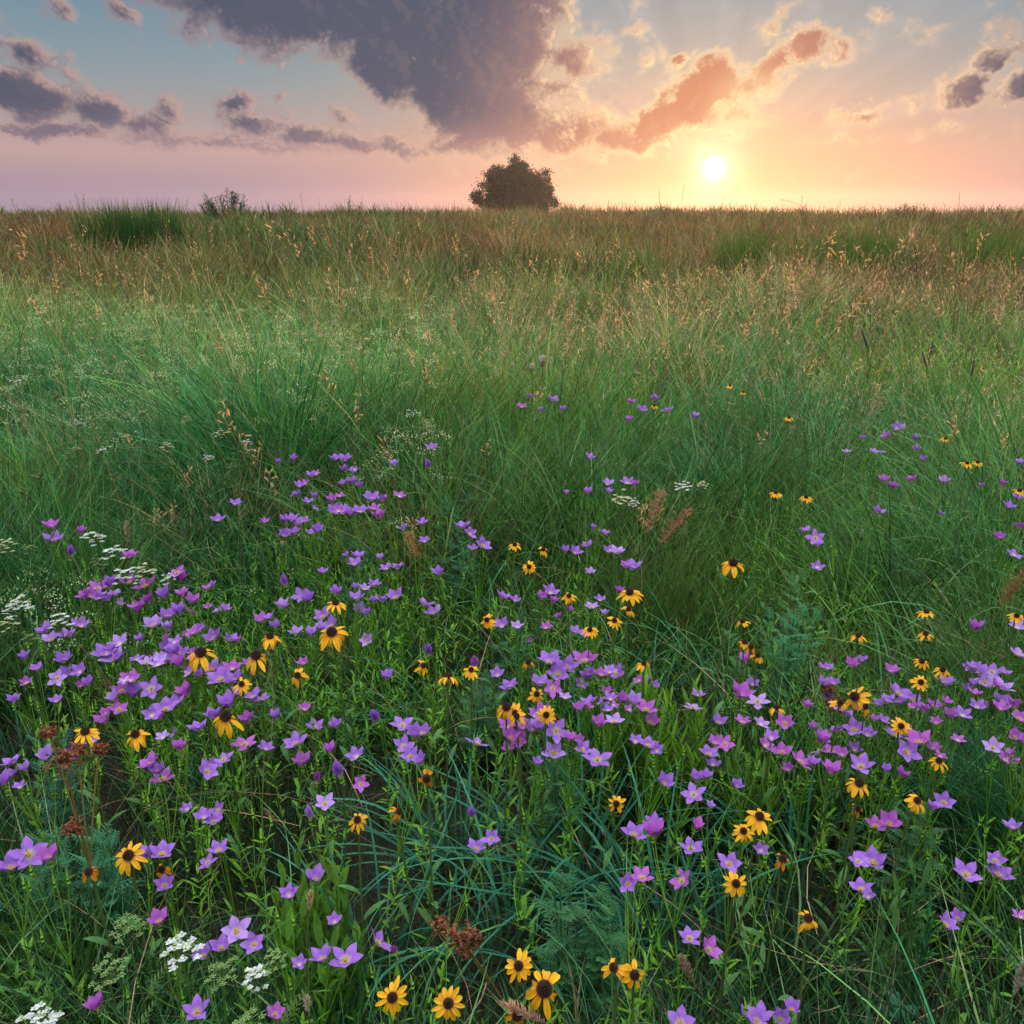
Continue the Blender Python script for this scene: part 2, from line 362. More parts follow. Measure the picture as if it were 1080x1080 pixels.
# ---------------------------------------------------------------- ground
def ground():
    ys = np.concatenate([np.arange(-8, 0, 0.5), np.arange(0, 6, 0.06), np.arange(6, 20, 0.4), np.arange(20, 140, 2.0), np.linspace(140, 400, 24)])
    xs = np.concatenate([-np.geomspace(400, 4, 46), np.arange(-3.9, 3.95, 0.1), np.geomspace(4, 400, 46)])
    X, Y = np.meshgrid(xs, ys); Z = terrain(X, Y)
    Z = np.where(Y < 0, terrain(X, Y), Z)
    V = np.stack([X, Y, Z], -1).reshape(-1, 3); nx = len(xs); i = np.arange(len(ys) - 1)[:, None] * nx + np.arange(nx - 1)[None, :]
    F = np.stack([i, i + 1, i + nx + 1, i + nx], -1).reshape(-1, 4)
    m = bpy.data.materials.new('soil'); m.use_nodes = True; t = m.node_tree; p = t.nodes['Principled BSDF']
    tc = t.nodes.new('ShaderNodeTexCoord'); a = t.nodes.new('ShaderNodeTexNoise'); a.inputs['Scale'].default_value = 22; a.inputs['Detail'].default_value = 8
    t.links.new(tc.outputs['Object'], a.inputs[0]); r = t.nodes.new('ShaderNodeValToRGB'); t.links.new(a.outputs[0], r.inputs[0])
    r.color_ramp.elements[0].position = 0.3; r.color_ramp.elements[0].color = (0.006, 0.007, 0.003, 1)
    r.color_ramp.elements[1].position = 0.7; r.color_ramp.elements[1].color = (0.010, 0.018, 0.006, 1)
    t.links.new(r.outputs[0], p.inputs['Base Color']); p.inputs['Roughness'].default_value = 0.95
    bp = t.nodes.new('ShaderNodeBump'); bp.inputs['Strength'].default_value = 0.8; bp.inputs['Distance'].default_value = 0.02
    t.links.new(a.outputs[0], bp.inputs['Height']); t.links.new(bp.outputs[0], p.inputs['Normal'])
    o = build('ground', V, [F], np.zeros((len(V), 3)) + .03, m); tag(o, kind='structure')
ground()

# ---------------------------------------------------------------- grass that nobody could count
G_GREEN = np.array([0.078, 0.165, 0.016]); G_TEAL = np.array([0.020, 0.135, 0.050]); G_DEEP = np.array([0.018, 0.072, 0.016])
G_OLIVE = np.array([0.095, 0.095, 0.035]); G_STRAW = np.array([0.24, 0.155, 0.075]); G_RUST = np.array([0.17, 0.085, 0.045]); G_LIME = np.array([0.085, 0.17, 0.02])
def scatter(n, d0, d1, power, half=None):
    """n points in the wedge in front of the photographer, density falling as distance**-power"""
    half = half or (60.0 if d0 < 1 else 44.0)
    u = RS.uniform(0, 1, n); e = 2 - power
    d = (d0 ** e + u * (d1 ** e - d0 ** e)) ** (1 / e) if abs(e) > 1e-6 else d0 * (d1 / d0) ** u
    a = np.radians(RS.uniform(-half, half, n)); pad = RS.normal(0, 0.35, n)
    return d * np.sin(a) + pad, d * np.cos(a)
def blend(a, b, k): return a + (b - a) * np.clip(k, 0, 1)[:, None]
def field_colour(x, y, d):
    n = len(x); n1 = fbm(x / 1.1, y / 1.1, 21); n2 = fbm(x / 3.5 + 7, y / 3.5, 33); n3 = RS.uniform(0, 1, n)
    c = blend(np.tile(G_GREEN, (n, 1)), G_TEAL, sstep(n1, 0.35, 0.65) * (.9 - .35 * sstep(d, 5, 9)))
    c = blend(c, G_TEAL, sstep(d, 3.5, 1.6) * 0.35); c = blend(c, G_DEEP, sstep(n2, 0.5, 0.75) * 0.6)
    c = blend(c, G_LIME, (n3 > 0.93) * 0.7)
    c = blend(c, G_OLIVE, sstep(d, 3.4, 9) * (0.45 + 0.5 * n2)); n4 = fbm(x / 5 + 2, y / 9, 91); c = blend(c, G_DEEP * 1.25, sstep(d, 7, 12) * sstep(n4, .48, .62) * .8); c = blend(c, G_RUST, (1 - .85 * sstep(n4, .48, .62)) * sstep(d, 4.5, 17) * (0.22 + 0.70 * sstep(n2, 0.3, 0.6)) * (0.5 + 0.5 * n3))
    c = blend(c, G_STRAW, ((RS.uniform(0, 1, n) < 0.05 + 0.10 * sstep(d, 3, 14))) * 0.8)
    return c * RS.uniform(0.7, 1.3, (n, 1)) * (.62 + .36 * sstep(d, 1.5, 2.4) + .42 * sstep(d, 2.6, 4.5) - .46 * sstep(d, 5.5, 13))[:, None]
# open patches between the plants where the dark ground shows: (px, py, radius in metres)
GAPS = [(430, 900, .22), (480, 870, .20), (500, 960, .15), (330, 890, .15), (590, 900, .13), (560, 860, .10), (640, 1010, .07), (300, 830, .08), (730, 960, .09), (240, 930, .12), (560, 940, .10), (880, 1010, .18), (930, 990, .15), (800, 1000, .10), (720, 740, .10), (640, 960, .08), (880, 900, .09), (40, 760, .12), (500, 700, .10), (400, 860, .12), (110, 840, .10), (760, 870, .06)]
GP = [(at(a, b, 0.12), r) for a, b, r in GAPS]
def gap_mask(x, y):
    m = np.ones(len(x))
    for p, r in GP: m *= sstep(np.sqrt((x - p.x) ** 2 + (y - p.y) ** 2), r * 1.05, r * 1.9)
    return m
def canopy(x, y, d):
    """how high the grass stands: low among the flowers, taller beyond and in the right corner"""
    h = 0.19 + 0.19 * sstep(d, 1.6, 3.6) + 0.12 * sstep(d, 6, 14)
    return h * (0.35 + 1.3 * fbm(x / 0.8 + 3, y / 0.8, 44)) + 0.10 * sstep(x - 0.42 * y, 0.05, 0.35) * sstep(d, 3.5, 2.2)

def make_grass():
    parts = []
    # tussocks: blades fanning out from shared crowns
    def tufts(nt_, d0, d1, power, per, nseg, wide, tall=1.0, rad=0.05):
        cx, cy = scatter(nt_, d0, d1, power); d = np.hypot(cx, cy)
        keep = RS.uniform(0, 1, nt_) < 0.06 + 0.94 * gap_mask(cx, cy); cx, cy, d = cx[keep], cy[keep], d[keep]; nt = len(cx)
        H = canopy(cx, cy, d) * RS.uniform(0.55, 1.4, nt) * tall; W_ = RS.uniform(0.7, 1.3, nt); base = field_colour(cx, cy, d) * RS.uniform(.40, 1.65, (nt, 1)); W_ = W_ * np.where(RS.uniform(0, 1, nt) < .4, 1.5, .9); wind = RS.normal(0.3, 0.9, nt)
        k = np.repeat(np.arange(nt), per); n = len(k); az = RS.uniform(0, 2 * np.pi, n); r = RS.uniform(0, 1, n) ** 0.7
        R = rad * (0.5 + H[k] * 2) * r; x = cx[k] + R * np.cos(az); y = cy[k] + R * np.sin(az)
        lean = 0.08 + 0.42 * r + RS.uniform(-.08, .12, n); az = az + RS.normal(0, .35, n)
        h = H[k] * RS.uniform(0.6, 1.12, n) * 1.15; curl = RS.uniform(0.1, 1.5, n) * (0.6 + 0.6 * RS.uniform(0, 1, n))
        w = np.maximum(wide * W_[k], 0.00105 * d[k]) * RS.uniform(.7, 1.25, n)
        c = base[k] * RS.uniform(0.45, 1.6, (n, 1)); c = np.where(RS.uniform(0, 1, (n, 1)) < .055, np.array([.20, .30, .13]) * RS.uniform(.6, 1.3, (n, 1)), c); z = terrain(x, y) - 0.01  # a few blades get a pale colour as painted dew glints
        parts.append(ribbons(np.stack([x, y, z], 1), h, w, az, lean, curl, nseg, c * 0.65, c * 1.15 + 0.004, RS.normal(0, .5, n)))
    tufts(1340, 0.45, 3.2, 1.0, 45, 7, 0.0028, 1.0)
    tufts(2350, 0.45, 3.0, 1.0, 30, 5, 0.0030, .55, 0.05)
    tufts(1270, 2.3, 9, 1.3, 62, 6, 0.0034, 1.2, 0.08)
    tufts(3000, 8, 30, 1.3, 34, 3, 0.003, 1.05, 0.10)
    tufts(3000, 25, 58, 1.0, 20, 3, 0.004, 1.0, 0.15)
    # broader arching blades, some painted paler to imitate highlights
    def broad(n, d0, d1):
        cx, cy = scatter(n // 14, d0, d1, 1.2); k = RS.randint(0, len(cx), n); x = cx[k] + RS.normal(0, .05, n); y = cy[k] + RS.normal(0, .05, n); d = np.hypot(x, y); kp = RS.uniform(0, 1, n) < .04 + gap_mask(x, y) * (.45 + .55 * sstep(d, 1.6, 2.4)); x, y, d, k = x[kp], y[kp], d[kp], k[kp]; m = len(x)
        c = blend(np.tile(np.array([.035, .19, .085]), (m, 1)), np.array([.11, .23, .05]), RS.uniform(0, 1, len(cx))[k]) * RS.uniform(.6, 1.5, (m, 1))
        parts.append(ribbons(np.stack([x, y, terrain(x, y)], 1), canopy(x, y, d) * RS.uniform(1.0, 1.7, m), np.maximum(.0034, .0011 * d) * RS.uniform(.7, 1.4, m), RS.uniform(0, 2 * np.pi, m), RS.uniform(.1, .6, m), RS.uniform(.6, 2.1, m), 8, c * .7, c * 1.2, RS.normal(0, .4, m)))
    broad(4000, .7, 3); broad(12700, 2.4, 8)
    def straw(n, d0, d1):
        x, y = scatter(n, d0, d1, 1.1); d = np.hypot(x, y); kp = RS.uniform(0, 1, n) < sstep(fbm(x / .9 + 5, y / .9, 17), .4, .6) + .1; x, y, d = x[kp], y[kp], d[kp]; m = len(x); c = crisp([.30, .21, .12], .4, m)
        parts.append(ribbons(np.stack([x, y, terrain(x, y) + canopy(x, y, d) * RS.uniform(.2, .75, m)], 1), RS.uniform(.12, .4, m), np.maximum(.0016, .0007 * d), RS.uniform(0, 2 * np.pi, m), RS.uniform(.7, 1.4, m), RS.uniform(-.2, .7, m), 4, c, c, RS.normal(0, .5, m)))
    straw(1080, .7, 3); straw(4200, 2.6, 11)
    # single blades in between
    def singles(n, d0, d1, power, nseg, wide, hs=1.0):
        x, y = scatter(n, d0, d1, power); d = np.hypot(x, y); keep = RS.uniform(0, 1, n) < 0.08 + 0.92 * gap_mask(x, y); x, y, d = x[keep], y[keep], d[keep]; n = len(x)
        h = canopy(x, y, d) * RS.uniform(0.5, 1.25, n) * hs; w = np.maximum(wide, 0.0009 * d) * RS.uniform(.6, 1.5, n); c = field_colour(x, y, d)
        parts.append(ribbons(np.stack([x, y, terrain(x, y) - .01], 1), h, w, RS.uniform(0, 2 * np.pi, n), RS.uniform(0, .5, n), RS.uniform(.1, 1.9, n), nseg, c * .65, c * 1.15, RS.normal(0, .6, n)))
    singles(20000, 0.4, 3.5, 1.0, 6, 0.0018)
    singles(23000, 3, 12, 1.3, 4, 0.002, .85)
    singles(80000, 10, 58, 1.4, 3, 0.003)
    # hair-fine arching blades, their colour brightened to stand in for highlights
    def fine(n, d0, d1):
        x, y = scatter(n, d0, d1, 1.2); kp = RS.uniform(0, 1, n) < .1 + gap_mask(x, y); x, y = x[kp], y[kp]; n = len(x); d = np.hypot(x, y); c = blend(crisp(G_OLIVE * 2.2, .3, n), G_TEAL * 2.2, RS.uniform(0, 1, n) * (d < 5))
        parts.append(ribbons(np.stack([x, y, terrain(x, y)], 1), canopy(x, y, d) * RS.uniform(1.1, 1.7, n), np.maximum(.0011, .0006 * d), RS.uniform(0, 2 * np.pi, n), RS.uniform(.05, .5, n), RS.uniform(.6, 2.0, n), 7, c * .8, c * 1.2, RS.normal(0, .5, n)))
    fine(3400, .6, 4); fine(5000, 3, 14)
    V, F, C = stack(parts)
    tag(build('meadow_grass', V, F, C, M_GRASS), 'fine green grass blades growing thickly all over the meadow', 'grass', kind='stuff')
make_grass()

def make_thatch():
    n = 46000; x, y = scatter(n, 0.35, 4.0, 1.2)
    c = blend(crisp([0.040, 0.022, 0.012], .6, n), np.array([0.03, 0.05, 0.02]), (RS.uniform(0, 1, n) < .6) * 1.0)
    c = blend(c, np.array([0.16, 0.11, 0.065]), (RS.uniform(0, 1, n) < .07) * 1.0)
    v = ribbons(np.stack([x, y, terrain(x, y)], 1), RS.uniform(.06, .24, n), RS.uniform(.001, .0024, n), RS.uniform(0, 2 * np.pi, n), RS.uniform(.6, 1.5, n), RS.uniform(-.2, 1.0, n), 4, c, c, RS.normal(0, 1.2, n))
    V, F, C = stack([v]); tag(build('dry_thatch', V, F, C, M_DRY), 'brown matted dead grass lying between the flower stems', 'dead grass', kind='stuff')
make_thatch()

def make_undergrowth():
    """low leafy herbs: upright sprigs with paired narrow leaves, and feathery tufts"""
    parts = []
    n0 = 13200; cx, cy = scatter(n0, 0.45, 4.6, 1.1); k0 = RS.uniform(0, 1, n0) < gap_mask(cx, cy) * (0.30 + 0.95 * sstep(fbm(cx / .45, cy / .45, 77), .40, .58)); cx, cy = cx[k0], cy[k0]; n0 = len(cx)
    H = RS.uniform(.06, .26, n0); laz = RS.uniform(0, 2 * np.pi, n0); ln = RS.uniform(0, .22, n0); kind = fbm(cx / .6 + 9, cy / .6, 88)
    base = blend(np.tile(np.array([0.080, 0.215, 0.014]), (n0, 1)), np.array([0.025, 0.105, 0.045]), sstep(kind, .45, .6)) * RS.uniform(.7, 1.25, (n0, 1))
    cz = terrain(cx, cy)
    parts.append(ribbons(np.stack([cx, cy, cz], 1), H, np.full(n0, .0018), laz, ln, np.zeros(n0) + .1, 3, base * .6, base, None))
    per = 16; k = np.repeat(np.arange(n0), per); n = len(k); t = (np.tile(np.arange(per), n0) + RS.uniform(0, 1, n)) / per; t = .12 + .88 * t
    hh = H[k] * t; x = cx[k] + np.sin(ln[k]) * hh * np.cos(laz[k]); y = cy[k] + np.sin(ln[k]) * hh * np.sin(laz[k]); z = cz[k] + np.cos(ln[k]) * hh
    feather = (kind[k] > .52)
    L_ = np.where(feather, RS.uniform(.02, .05, n), RS.uniform(.016, .036, n)) * (1.15 - .5 * t); w = np.where(feather, .0016, RS.uniform(.003, .006, n))
    c = base[k] * RS.uniform(.8, 1.25, (n, 1))
    parts.append(ribbons(np.stack([x, y, z], 1), L_, w, RS.uniform(0, 2 * np.pi, n), RS.uniform(.35, 1.15, n), RS.uniform(0, .7, n), 3, c * .9, c * 1.15, None))
    V, F, C = stack(parts); tag(build('leafy_undergrowth', V, F, C, M_LEAF), 'low bright green herb leaves filling the space under the flowers', 'undergrowth', kind='stuff')
make_undergrowth()

def make_seed_haze():
    """the countless small seed heads of the far meadow"""
    parts = []
    def heads(n, d0, d1, power, per, hs, sz, col):
        x, y = scatter(n, d0, d1, power); d = np.hypot(x, y); keep = RS.uniform(0, 1, n) < (.08 + 1.1 * sstep(fbm(x / 2.2 + 4, y / 2.2, 55), .42, .62)) * (.45 + .55 * sstep(x / y, -.25, .1)); x, y, d = x[keep], y[keep], d[keep]; n = len(x)
        H = (canopy(x, y, d) * 1.25 + .06) * (RS.uniform(.75, 1.2, n) + .35 * (RS.uniform(0, 1, n) < .06)) * hs; az = RS.uniform(0, 2 * np.pi, n); ln = RS.uniform(.02, .3, n); c = crisp(col, .35, n)
        parts.append(ribbons(np.stack([x, y, terrain(x, y)], 1), H, np.maximum(.0011, .00045 * d), az, ln, np.full(n, .15), 3, c * .6, c, None))
        k = np.repeat(np.arange(n), per); m = len(k); t = .74 + .26 * RS.uniform(0, 1, m); hh = H[k] * t; a2 = ln[k] + .07
        hx = np.sin(a2) * hh; X = x[k] + hx * np.cos(az[k]) + RS.normal(0, .010, m); Y = y[k] + hx * np.sin(az[k]) + RS.normal(0, .010, m); Z = terrain(x, y)[k] + np.cos(a2) * hh
        c2 = c[k] * RS.uniform(.8, 1.5, (m, 1))
        parts.append(ribbons(np.stack([X, Y, Z], 1), RS.uniform(.008, .02, m) * sz, np.maximum(.0022 * sz, .0009 * d[k]), RS.uniform(0, 2 * np.pi, m), RS.uniform(.3, 1.4, m), RS.uniform(.2, .8, m), 2, c2, c2 * 1.1, None))
    heads(4600, 3.2, 9, .8, 9, 1.0, 1.25, [.34, .24, .16]); heads(1500, 3.2, 12, .7, 7, 1.12, 2.0, [.44, .28, .18]); heads(5200, 7, 20, 1.0, 8, 1.0, 1.2, [.19, .105, .07]); heads(9000, 18, 58, 1.0, 6, 1.0, 1.6, [.15, .085, .060])
    heads(1300, 2.6, 8, 1.0, 12, .82, .8, [.20, .21, .11])
    def lace(n, d0, d1, a0, a1, col, sz):
        # loose lacy heads of small pale umbels, thickest at the left
        u = RS.uniform(0, 1, n); d = d0 + (d1 - d0) * u; a = np.radians(RS.uniform(a0, a1, n)); x = d * np.sin(a); y = d * np.cos(a); keep = RS.uniform(0, 1, n) < sstep(fbm(x / .7 + 1, y / .7, 66), .38, .6) * 1.2 + .05; x, y, d = x[keep], y[keep], d[keep]; n = len(x)
        H = canopy(x, y, d) * RS.uniform(.95, 1.3, n) + .03; z = terrain(x, y); c = crisp(col, .3, n)
        parts.append(ribbons(np.stack([x, y, z], 1), H, np.maximum(.0011, .0004 * d), RS.uniform(0, 6.28, n), np.zeros(n), np.zeros(n), 2, c * .4, c * .6, None))
        per = 26; k = np.repeat(np.arange(n), per); m = len(k); r = .034 * np.sqrt(RS.uniform(0, 1, m)) * RS.uniform(.6, 1.4, n)[k]; a = RS.uniform(0, 6.28, m); c2 = c[k] * RS.uniform(.7, 1.4, (m, 1))
        parts.append(ribbons(np.stack([x[k] + r * np.cos(a), y[k] + r * np.sin(a), z[k] + H[k] + RS.normal(0, .006, m)], 1), np.full(m, .0045) * sz, np.full(m, .0030) * sz, RS.uniform(0, 6.28, m), RS.uniform(.3, 1.5, m), np.full(m, .3), 2, c2, c2, None))
    lace(1500, 1.9, 7.5, -38, -5, [.32, .43, .22], 1.25); lace(420, 1.9, 6.5, -36, -4, [.55, .62, .5], 1.1); lace(260, 3, 9, -36, 36, [.26, .28, .15], 1.2); lace(200, 2.2, 5, 5, 34, [.22, .28, .12], .8)
    V, F, C = stack(parts); tag(build('seed_heads', V, F, C, M_DRY), 'countless tiny tan and rosy grass seed heads over the far meadow', 'seed heads', kind='stuff')
make_seed_haze()

# ---------------------------------------------------------------- the lone tree on the rise
def make_tree():
    c = at(545, 222, 0.0); Y = 86.0; X = ray(544, 222).x / ray(544, 222).y * Y; z0 = T(X, Y) - 0.1
    top = CAM_Z + (ray(544, 165).z / ray(544, 165).y) * Y; Rx = 32.5 / FPX * 1.0 * Y; H = top - z0
    root = bpy.data.objects.new('round_tree', None); COL.objects.link(root); root.location = (X, Y, z0)
    tag(root, 'lone dark rounded tree on the skyline left of the sun', 'tree')
    bark = (0.05, 0.035, 0.025); tb = MB(); tips = []
    def grow(p, d, L, r, lvl):
        pts = [p]; q = Vector(p); dd = Vector(d)
        for i in range(4):
            dd = (dd + Vector((random.gauss(0, .13), random.gauss(0, .13), random.gauss(0.02, .08)))).normalized(); q = q + dd * L / 4; pts.append(tuple(q))
        tb.tube(pts, r, r * .6, bark, 6 if lvl < 2 else 4)
        if lvl >= 2: tips.append((q, dd))
        if lvl < 3:
            for i in range(4 if lvl else 7):
                a = random.uniform(0, 6.28); up = random.uniform(-.05, 1.0)
                nd = (dd * .7 + Vector((math.cos(a), math.sin(a), up * .7))).normalized(); s = pts[random.choice([2, 3, 4])] if lvl else pts[random.choice([1, 2, 3, 4])]
                grow(s, nd, L * random.uniform(.62, .85), r * .55, lvl + 1)
    grow((0, 0, 0), (0, 0, 1), H * .38, .30, 0); tr = tb.build('trunk', M_BARK, root)
    # crown: leaf clumps through a dome that reaches almost to the grass
    R0 = np.random.RandomState(5); cl = []
    while len(cl) < 900:
        v = R0.normal(0, 1, 3); v /= np.linalg.norm(v)
        if v[2] < -.55: continue
        lump = 1 + .05 * math.sin(v[0] * 9 + 1) + .05 * math.sin(v[2] * 8 + v[0] * 6) + R0.normal(0, .035); r = R0.uniform(.35, 1) ** .5 * lump
        cl.append((v[0] * r * Rx, v[1] * r * Rx * .9, max(H * .06, H * .35 + v[2] * r * H * .585)))
    # the low branches reaching out on both sides and a straggling sapling end at the right
    for (a, b) in ((-40, 207), (-38, 213), (-41, 211), (-34, 216), (-34, 200), (-28, 217), (-36, 216), (36, 205), (38, 211), (41, 214), (34, 217), (33, 196), (-30, 190), (31, 190), (28, 217), (40, 217), (-44, 209), (33, 203)):
        for q in range(4):
            cl.append((a * .93 / FPX * Y + R0.normal(0, .15), R0.normal(0, 1), CAM_Z + (222 - b) / FPX * Y * 1.06 - z0 + R0.normal(0, .12)))
    V, F, C = [], [], []; cl = np.array(cl); per = 52; k = np.repeat(np.arange(len(cl)), per); n = len(k)
    P_ = cl[k] + R0.normal(0, 1, (n, 3)) * [.24, .24, .19] * R0.uniform(.5, 1.2, (len(cl), 1))[k]
    P_ = P_[P_[:, 2] > .25]; n = len(P_)
    a = R0.normal(0, 1, (n, 3)); a /= np.linalg.norm(a, axis=1)[:, None]; b = np.cross(a, R0.normal(0, 1, (n, 3))); b /= np.linalg.norm(b, axis=1)[:, None]
    s = R0.uniform(.07, .14, (n, 1)); Vv = np.stack([P_ - a * s, P_ + b * s * .45, P_ + a * s, P_ - b * s * .45], 1).reshape(-1, 3); Ff = np.arange(n * 4).reshape(n, 4)
    cc = np.repeat(np.array([.030, .030, .016]) * R0.uniform(.6, 1.4, (n, 1)), 4, axis=0)
    build('crown', Vv, [Ff], cc, M_TREE, root, smooth=False)
make_tree()

def make_bush(name, px, py_top, wpx, dist, label, cat, col, leafy, nst=26, seed=3):
    """a small bush on the skyline made of many upright twigs with leaves"""
    R0 = random.Random(seed); r = ray(px, 222); X = r.x / r.y * dist; z0 = T(X, dist); top = CAM_Z + (222 - py_top) / FPX * 1.06 * dist; H = top - z0; Wd = wpx / FPX * dist
    root = bpy.data.objects.new(name, None); COL.objects.link(root); root.location = (X, dist, z0); tag(root, label, cat)
    st, fo = MB(), MB()
    for i in range(nst):
        u = R0.uniform(-1, 1); h = H * (1 - .55 * abs(u) ** 1.6) * R0.uniform(.72, 1.02); x1 = u * Wd * .5; y1 = R0.uniform(-.35, .35) * Wd; x0 = x1 * .35; y0 = y1 * .4
        pts = [(x0 + (x1 - x0) * t ** 1.3, y0 + (y1 - y0) * t, h * t) for t in (0, .3, .6, .85, 1)]
        st.tube(pts, .010, .004, (.05, .045, .02), 3)
        for q in range(leafy):
            t = R0.uniform(.25, 1); p = (x0 + (x1 - x0) * t ** 1.3 + R0.gauss(0, .05), y0 + (y1 - y0) * t + R0.gauss(0, .05), h * t + R0.gauss(0, .03)); a = R0.uniform(0, 6.28)
            fo.leaf(p, (math.cos(a), math.sin(a), R0.uniform(.2, 1.4)), (0, 0, 1), R0.uniform(.07, .14), .03, np.array(col) * R0.uniform(.7, 1.3), .4, 2)
    st.build('stems', M_BARK, root); fo.build('foliage', M_LEAF, root)
make_bush('wild_bush', 238, 201, 58, 34, 'wispy green bush rising highest above the skyline at left', 'bush', (.03, .07, .02), 90, 40, 3)
make_bush('wild_bush', 370, 210, 56, 36, 'small low bush on the skyline between the wispy bush and the tree', 'bush', (.05, .085, .025), 30, 24, 4)
make_bush('wild_bush', 962, 215, 60, 30, 'reddish brown weedy mound on the skyline far right of the sun', 'bush', (.13, .075, .035), 60, 26, 6)
make_bush('wild_bush', 594, 210, 16, 60, 'tiny straggling sapling at the right foot of the lone tree', 'sapling', (.035, .04, .02), 14, 6, 8)

def clump_height(px, top, dist): r = ray(px, 222); return CAM_Z + (222 - top) / FPX * 1.06 * dist - T(r.x / r.y * dist, dist)
def grass_clump(name, px, py_root, dist_or_none, n, H, wide, spread, cols, label, cat, lean=(.05, .5), curl=(.2, 1.4), nseg=7, droop_to=None, group=None, seed=None, pad=.02, mat=None):
    """one tussock of its own: a thing with one mesh of blades"""
    if dist_or_none:
        r = ray(px, 222); p = Vector((r.x / r.y * dist_or_none, dist_or_none, 0)); p.z = T(p.x, p.y)
    else: p = at(px, py_root, 0)
    r_ = RS.uniform(0, 1, n) ** .6; az = RS.uniform(0, 2 * np.pi, n); x = p.x + spread * r_ * np.cos(az); y = p.y + spread * r_ * np.sin(az)
    az2 = az + RS.normal(0, .3, n)
    if droop_to is not None: az2 = np.where(RS.uniform(0, 1, n) < .7, droop_to + RS.normal(0, .5, n), az2)
    k = RS.uniform(0, 1, (n, 1)); c = np.asarray(cols[0]) * k + np.asarray(cols[1]) * (1 - k); c = c * RS.uniform(.75, 1.3, (n, 1))
    V, F, C = ribbons(np.stack([x, y, terrain(x, y) - .01], 1), H * RS.uniform(.55, 1.1, n), wide * RS.uniform(.7, 1.3, n), az2, RS.uniform(lean[0], lean[1], n) * (.3 + .7 * r_), RS.uniform(curl[0], curl[1], n), nseg, c * .65, c * 1.15, RS.normal(0, .35, n))
    o = build(name, V, [F], C, mat or M_GRASS, loc=tuple(p)); tag(o, label, cat, group); return o, p

make_bush('wild_bush', 700, 217, 40, 40, 'low wispy weed patch on the skyline just left below the sun', 'bush', (.10, .08, .03), 30, 14, 12)
make_bush('wild_bush', 300, 216, 34, 40, 'low faint weed patch on the skyline between the two green bushes', 'bush', (.06, .08, .03), 24, 14, 13)
make_bush('wild_bush', 60, 216, 40, 34, 'low weed patch on the skyline left of the tall green clump', 'bush', (.05, .08, .03), 30, 14, 14)
make_bush('wild_bush', 430, 217, 36, 40, 'low brownish weed patch on the skyline left of the lone tree', 'bush', (.09, .08, .04), 26, 14, 15)
make_bush('wild_bush', 1050, 217, 50, 36, 'low brown weed patch on the skyline at the far right edge', 'bush', (.11, .08, .04), 34, 14, 16)

# ---------------------------------------------------------------- one tree-frog's-eye list of what stands where
def E(name, loc):
    o = bpy.data.objects.new(name, None); COL.objects.link(o); o.location = loc; return o
def child(name, me, parent, loc=(0, 0, 0), rot=None, sc=1.0):
    o = bpy.data.objects.new(name, me); COL.objects.link(o); o.parent = parent; o.location = loc
    if rot is not None: o.rotation_mode = 'QUATERNION'; o.rotation_quaternion = rot
    o.scale = (sc, sc, sc); return o
THINGS = []      # (kind, object, px, py, description) for the labels written at the end
def facing(tilt, az, spin):
    ax = Vector((math.sin(tilt) * math.cos(az), math.sin(tilt) * math.sin(az), math.cos(tilt)))
    return ax, ax.to_track_quat('Z', 'Y') @ Vector((0, 0, 1)).rotation_difference(Vector((0, 0, 1))) @ Matrix.Rotation(spin, 3, 'Z').to_quaternion()

PURPLES = {'violet': ((.20, .07, .43), (.37, .17, .61)), 'magenta': ((.30, .055, .38), (.44, .13, .51)), 'lilac': ((.29, .14, .51), (.46, .28, .67))}
def pink_petals(openness, shade, seed, n=5):
    """five pointed petals; openness 1 = flat star, 0 = closed"""
    R0 = random.Random(seed); mb = MB(); c0, c1 = PURPLES[shade]; L_ = .0195
    for k in range(n):
        a = 2 * math.pi * k / n + R0.uniform(-.08, .08); out = Vector((math.cos(a), math.sin(a), 0)); el = math.radians(82 - 72 * openness) + R0.uniform(-.13, .13)
        side = Vector((-math.sin(a), math.cos(a), 0)); p = Vector((0, 0, 0)); V, C = [], []; ll = L_ * R0.uniform(.9, 1.08); W_ = .0116 * (1.0 if openness > .3 else .9); ns = 5
        prof = (.20, .58, .92, .98, .60, .03); tw = R0.uniform(-.25, .25); cr = R0.uniform(-.25, .55) * openness
        for i in range(ns + 1):
            t = i / ns; e = el - cr * t * t if openness > .3 else el + .35 * t
            w = W_ * .5 * prof[i]; d = out * math.cos(e) + Vector((0, 0, 1)) * math.sin(e); nn = Vector((0, 0, 1)) * math.cos(e) - out * math.sin(e); s2 = (side * math.cos(tw * t) + nn * math.sin(tw * t))
            cup = .20 * (1.2 - openness)
            for q in (-1, -.45, .45, 1): V.append(tuple(p + s2 * w * q + nn * w * cup * q * q)); f = 1 - .10 * abs(q); cc = [(c0[j] + (c1[j] - c0[j]) * t) * f for j in range(3)]; cc = cc if i > 0 else [.80, .72, .25]; cc = cc if i != 1 else [.5 * cc[0] + .30, .5 * cc[1] + .22, .5 * cc[2] + .2]; C.append(cc)
            p = p + d * ll / ns
        F = [(i * 4 + q, i * 4 + q + 1, i * 4 + q + 5, i * 4 + q + 4) for i in range(ns) for q in range(3)]
        mb.add(V, F, C)
    return mb
def pink_eye(openness):
    mb = MB(); mb.ball((0, 0, .0016), .0020, (.35, .50, .06), 6, 4)
    for k in range(5):
        a = k * 1.2566 + .6; e = .9; mb.tube([(0, 0, .001), (math.cos(a) * .0030, math.sin(a) * .0030, .0042)], .0004, .0009, (.80, .55, .06), 3)
    mb.tube([(0, 0, .002), (.0006, 0, .0075)], .0006, .0004, (.6, .65, .15), 3)
    return mb
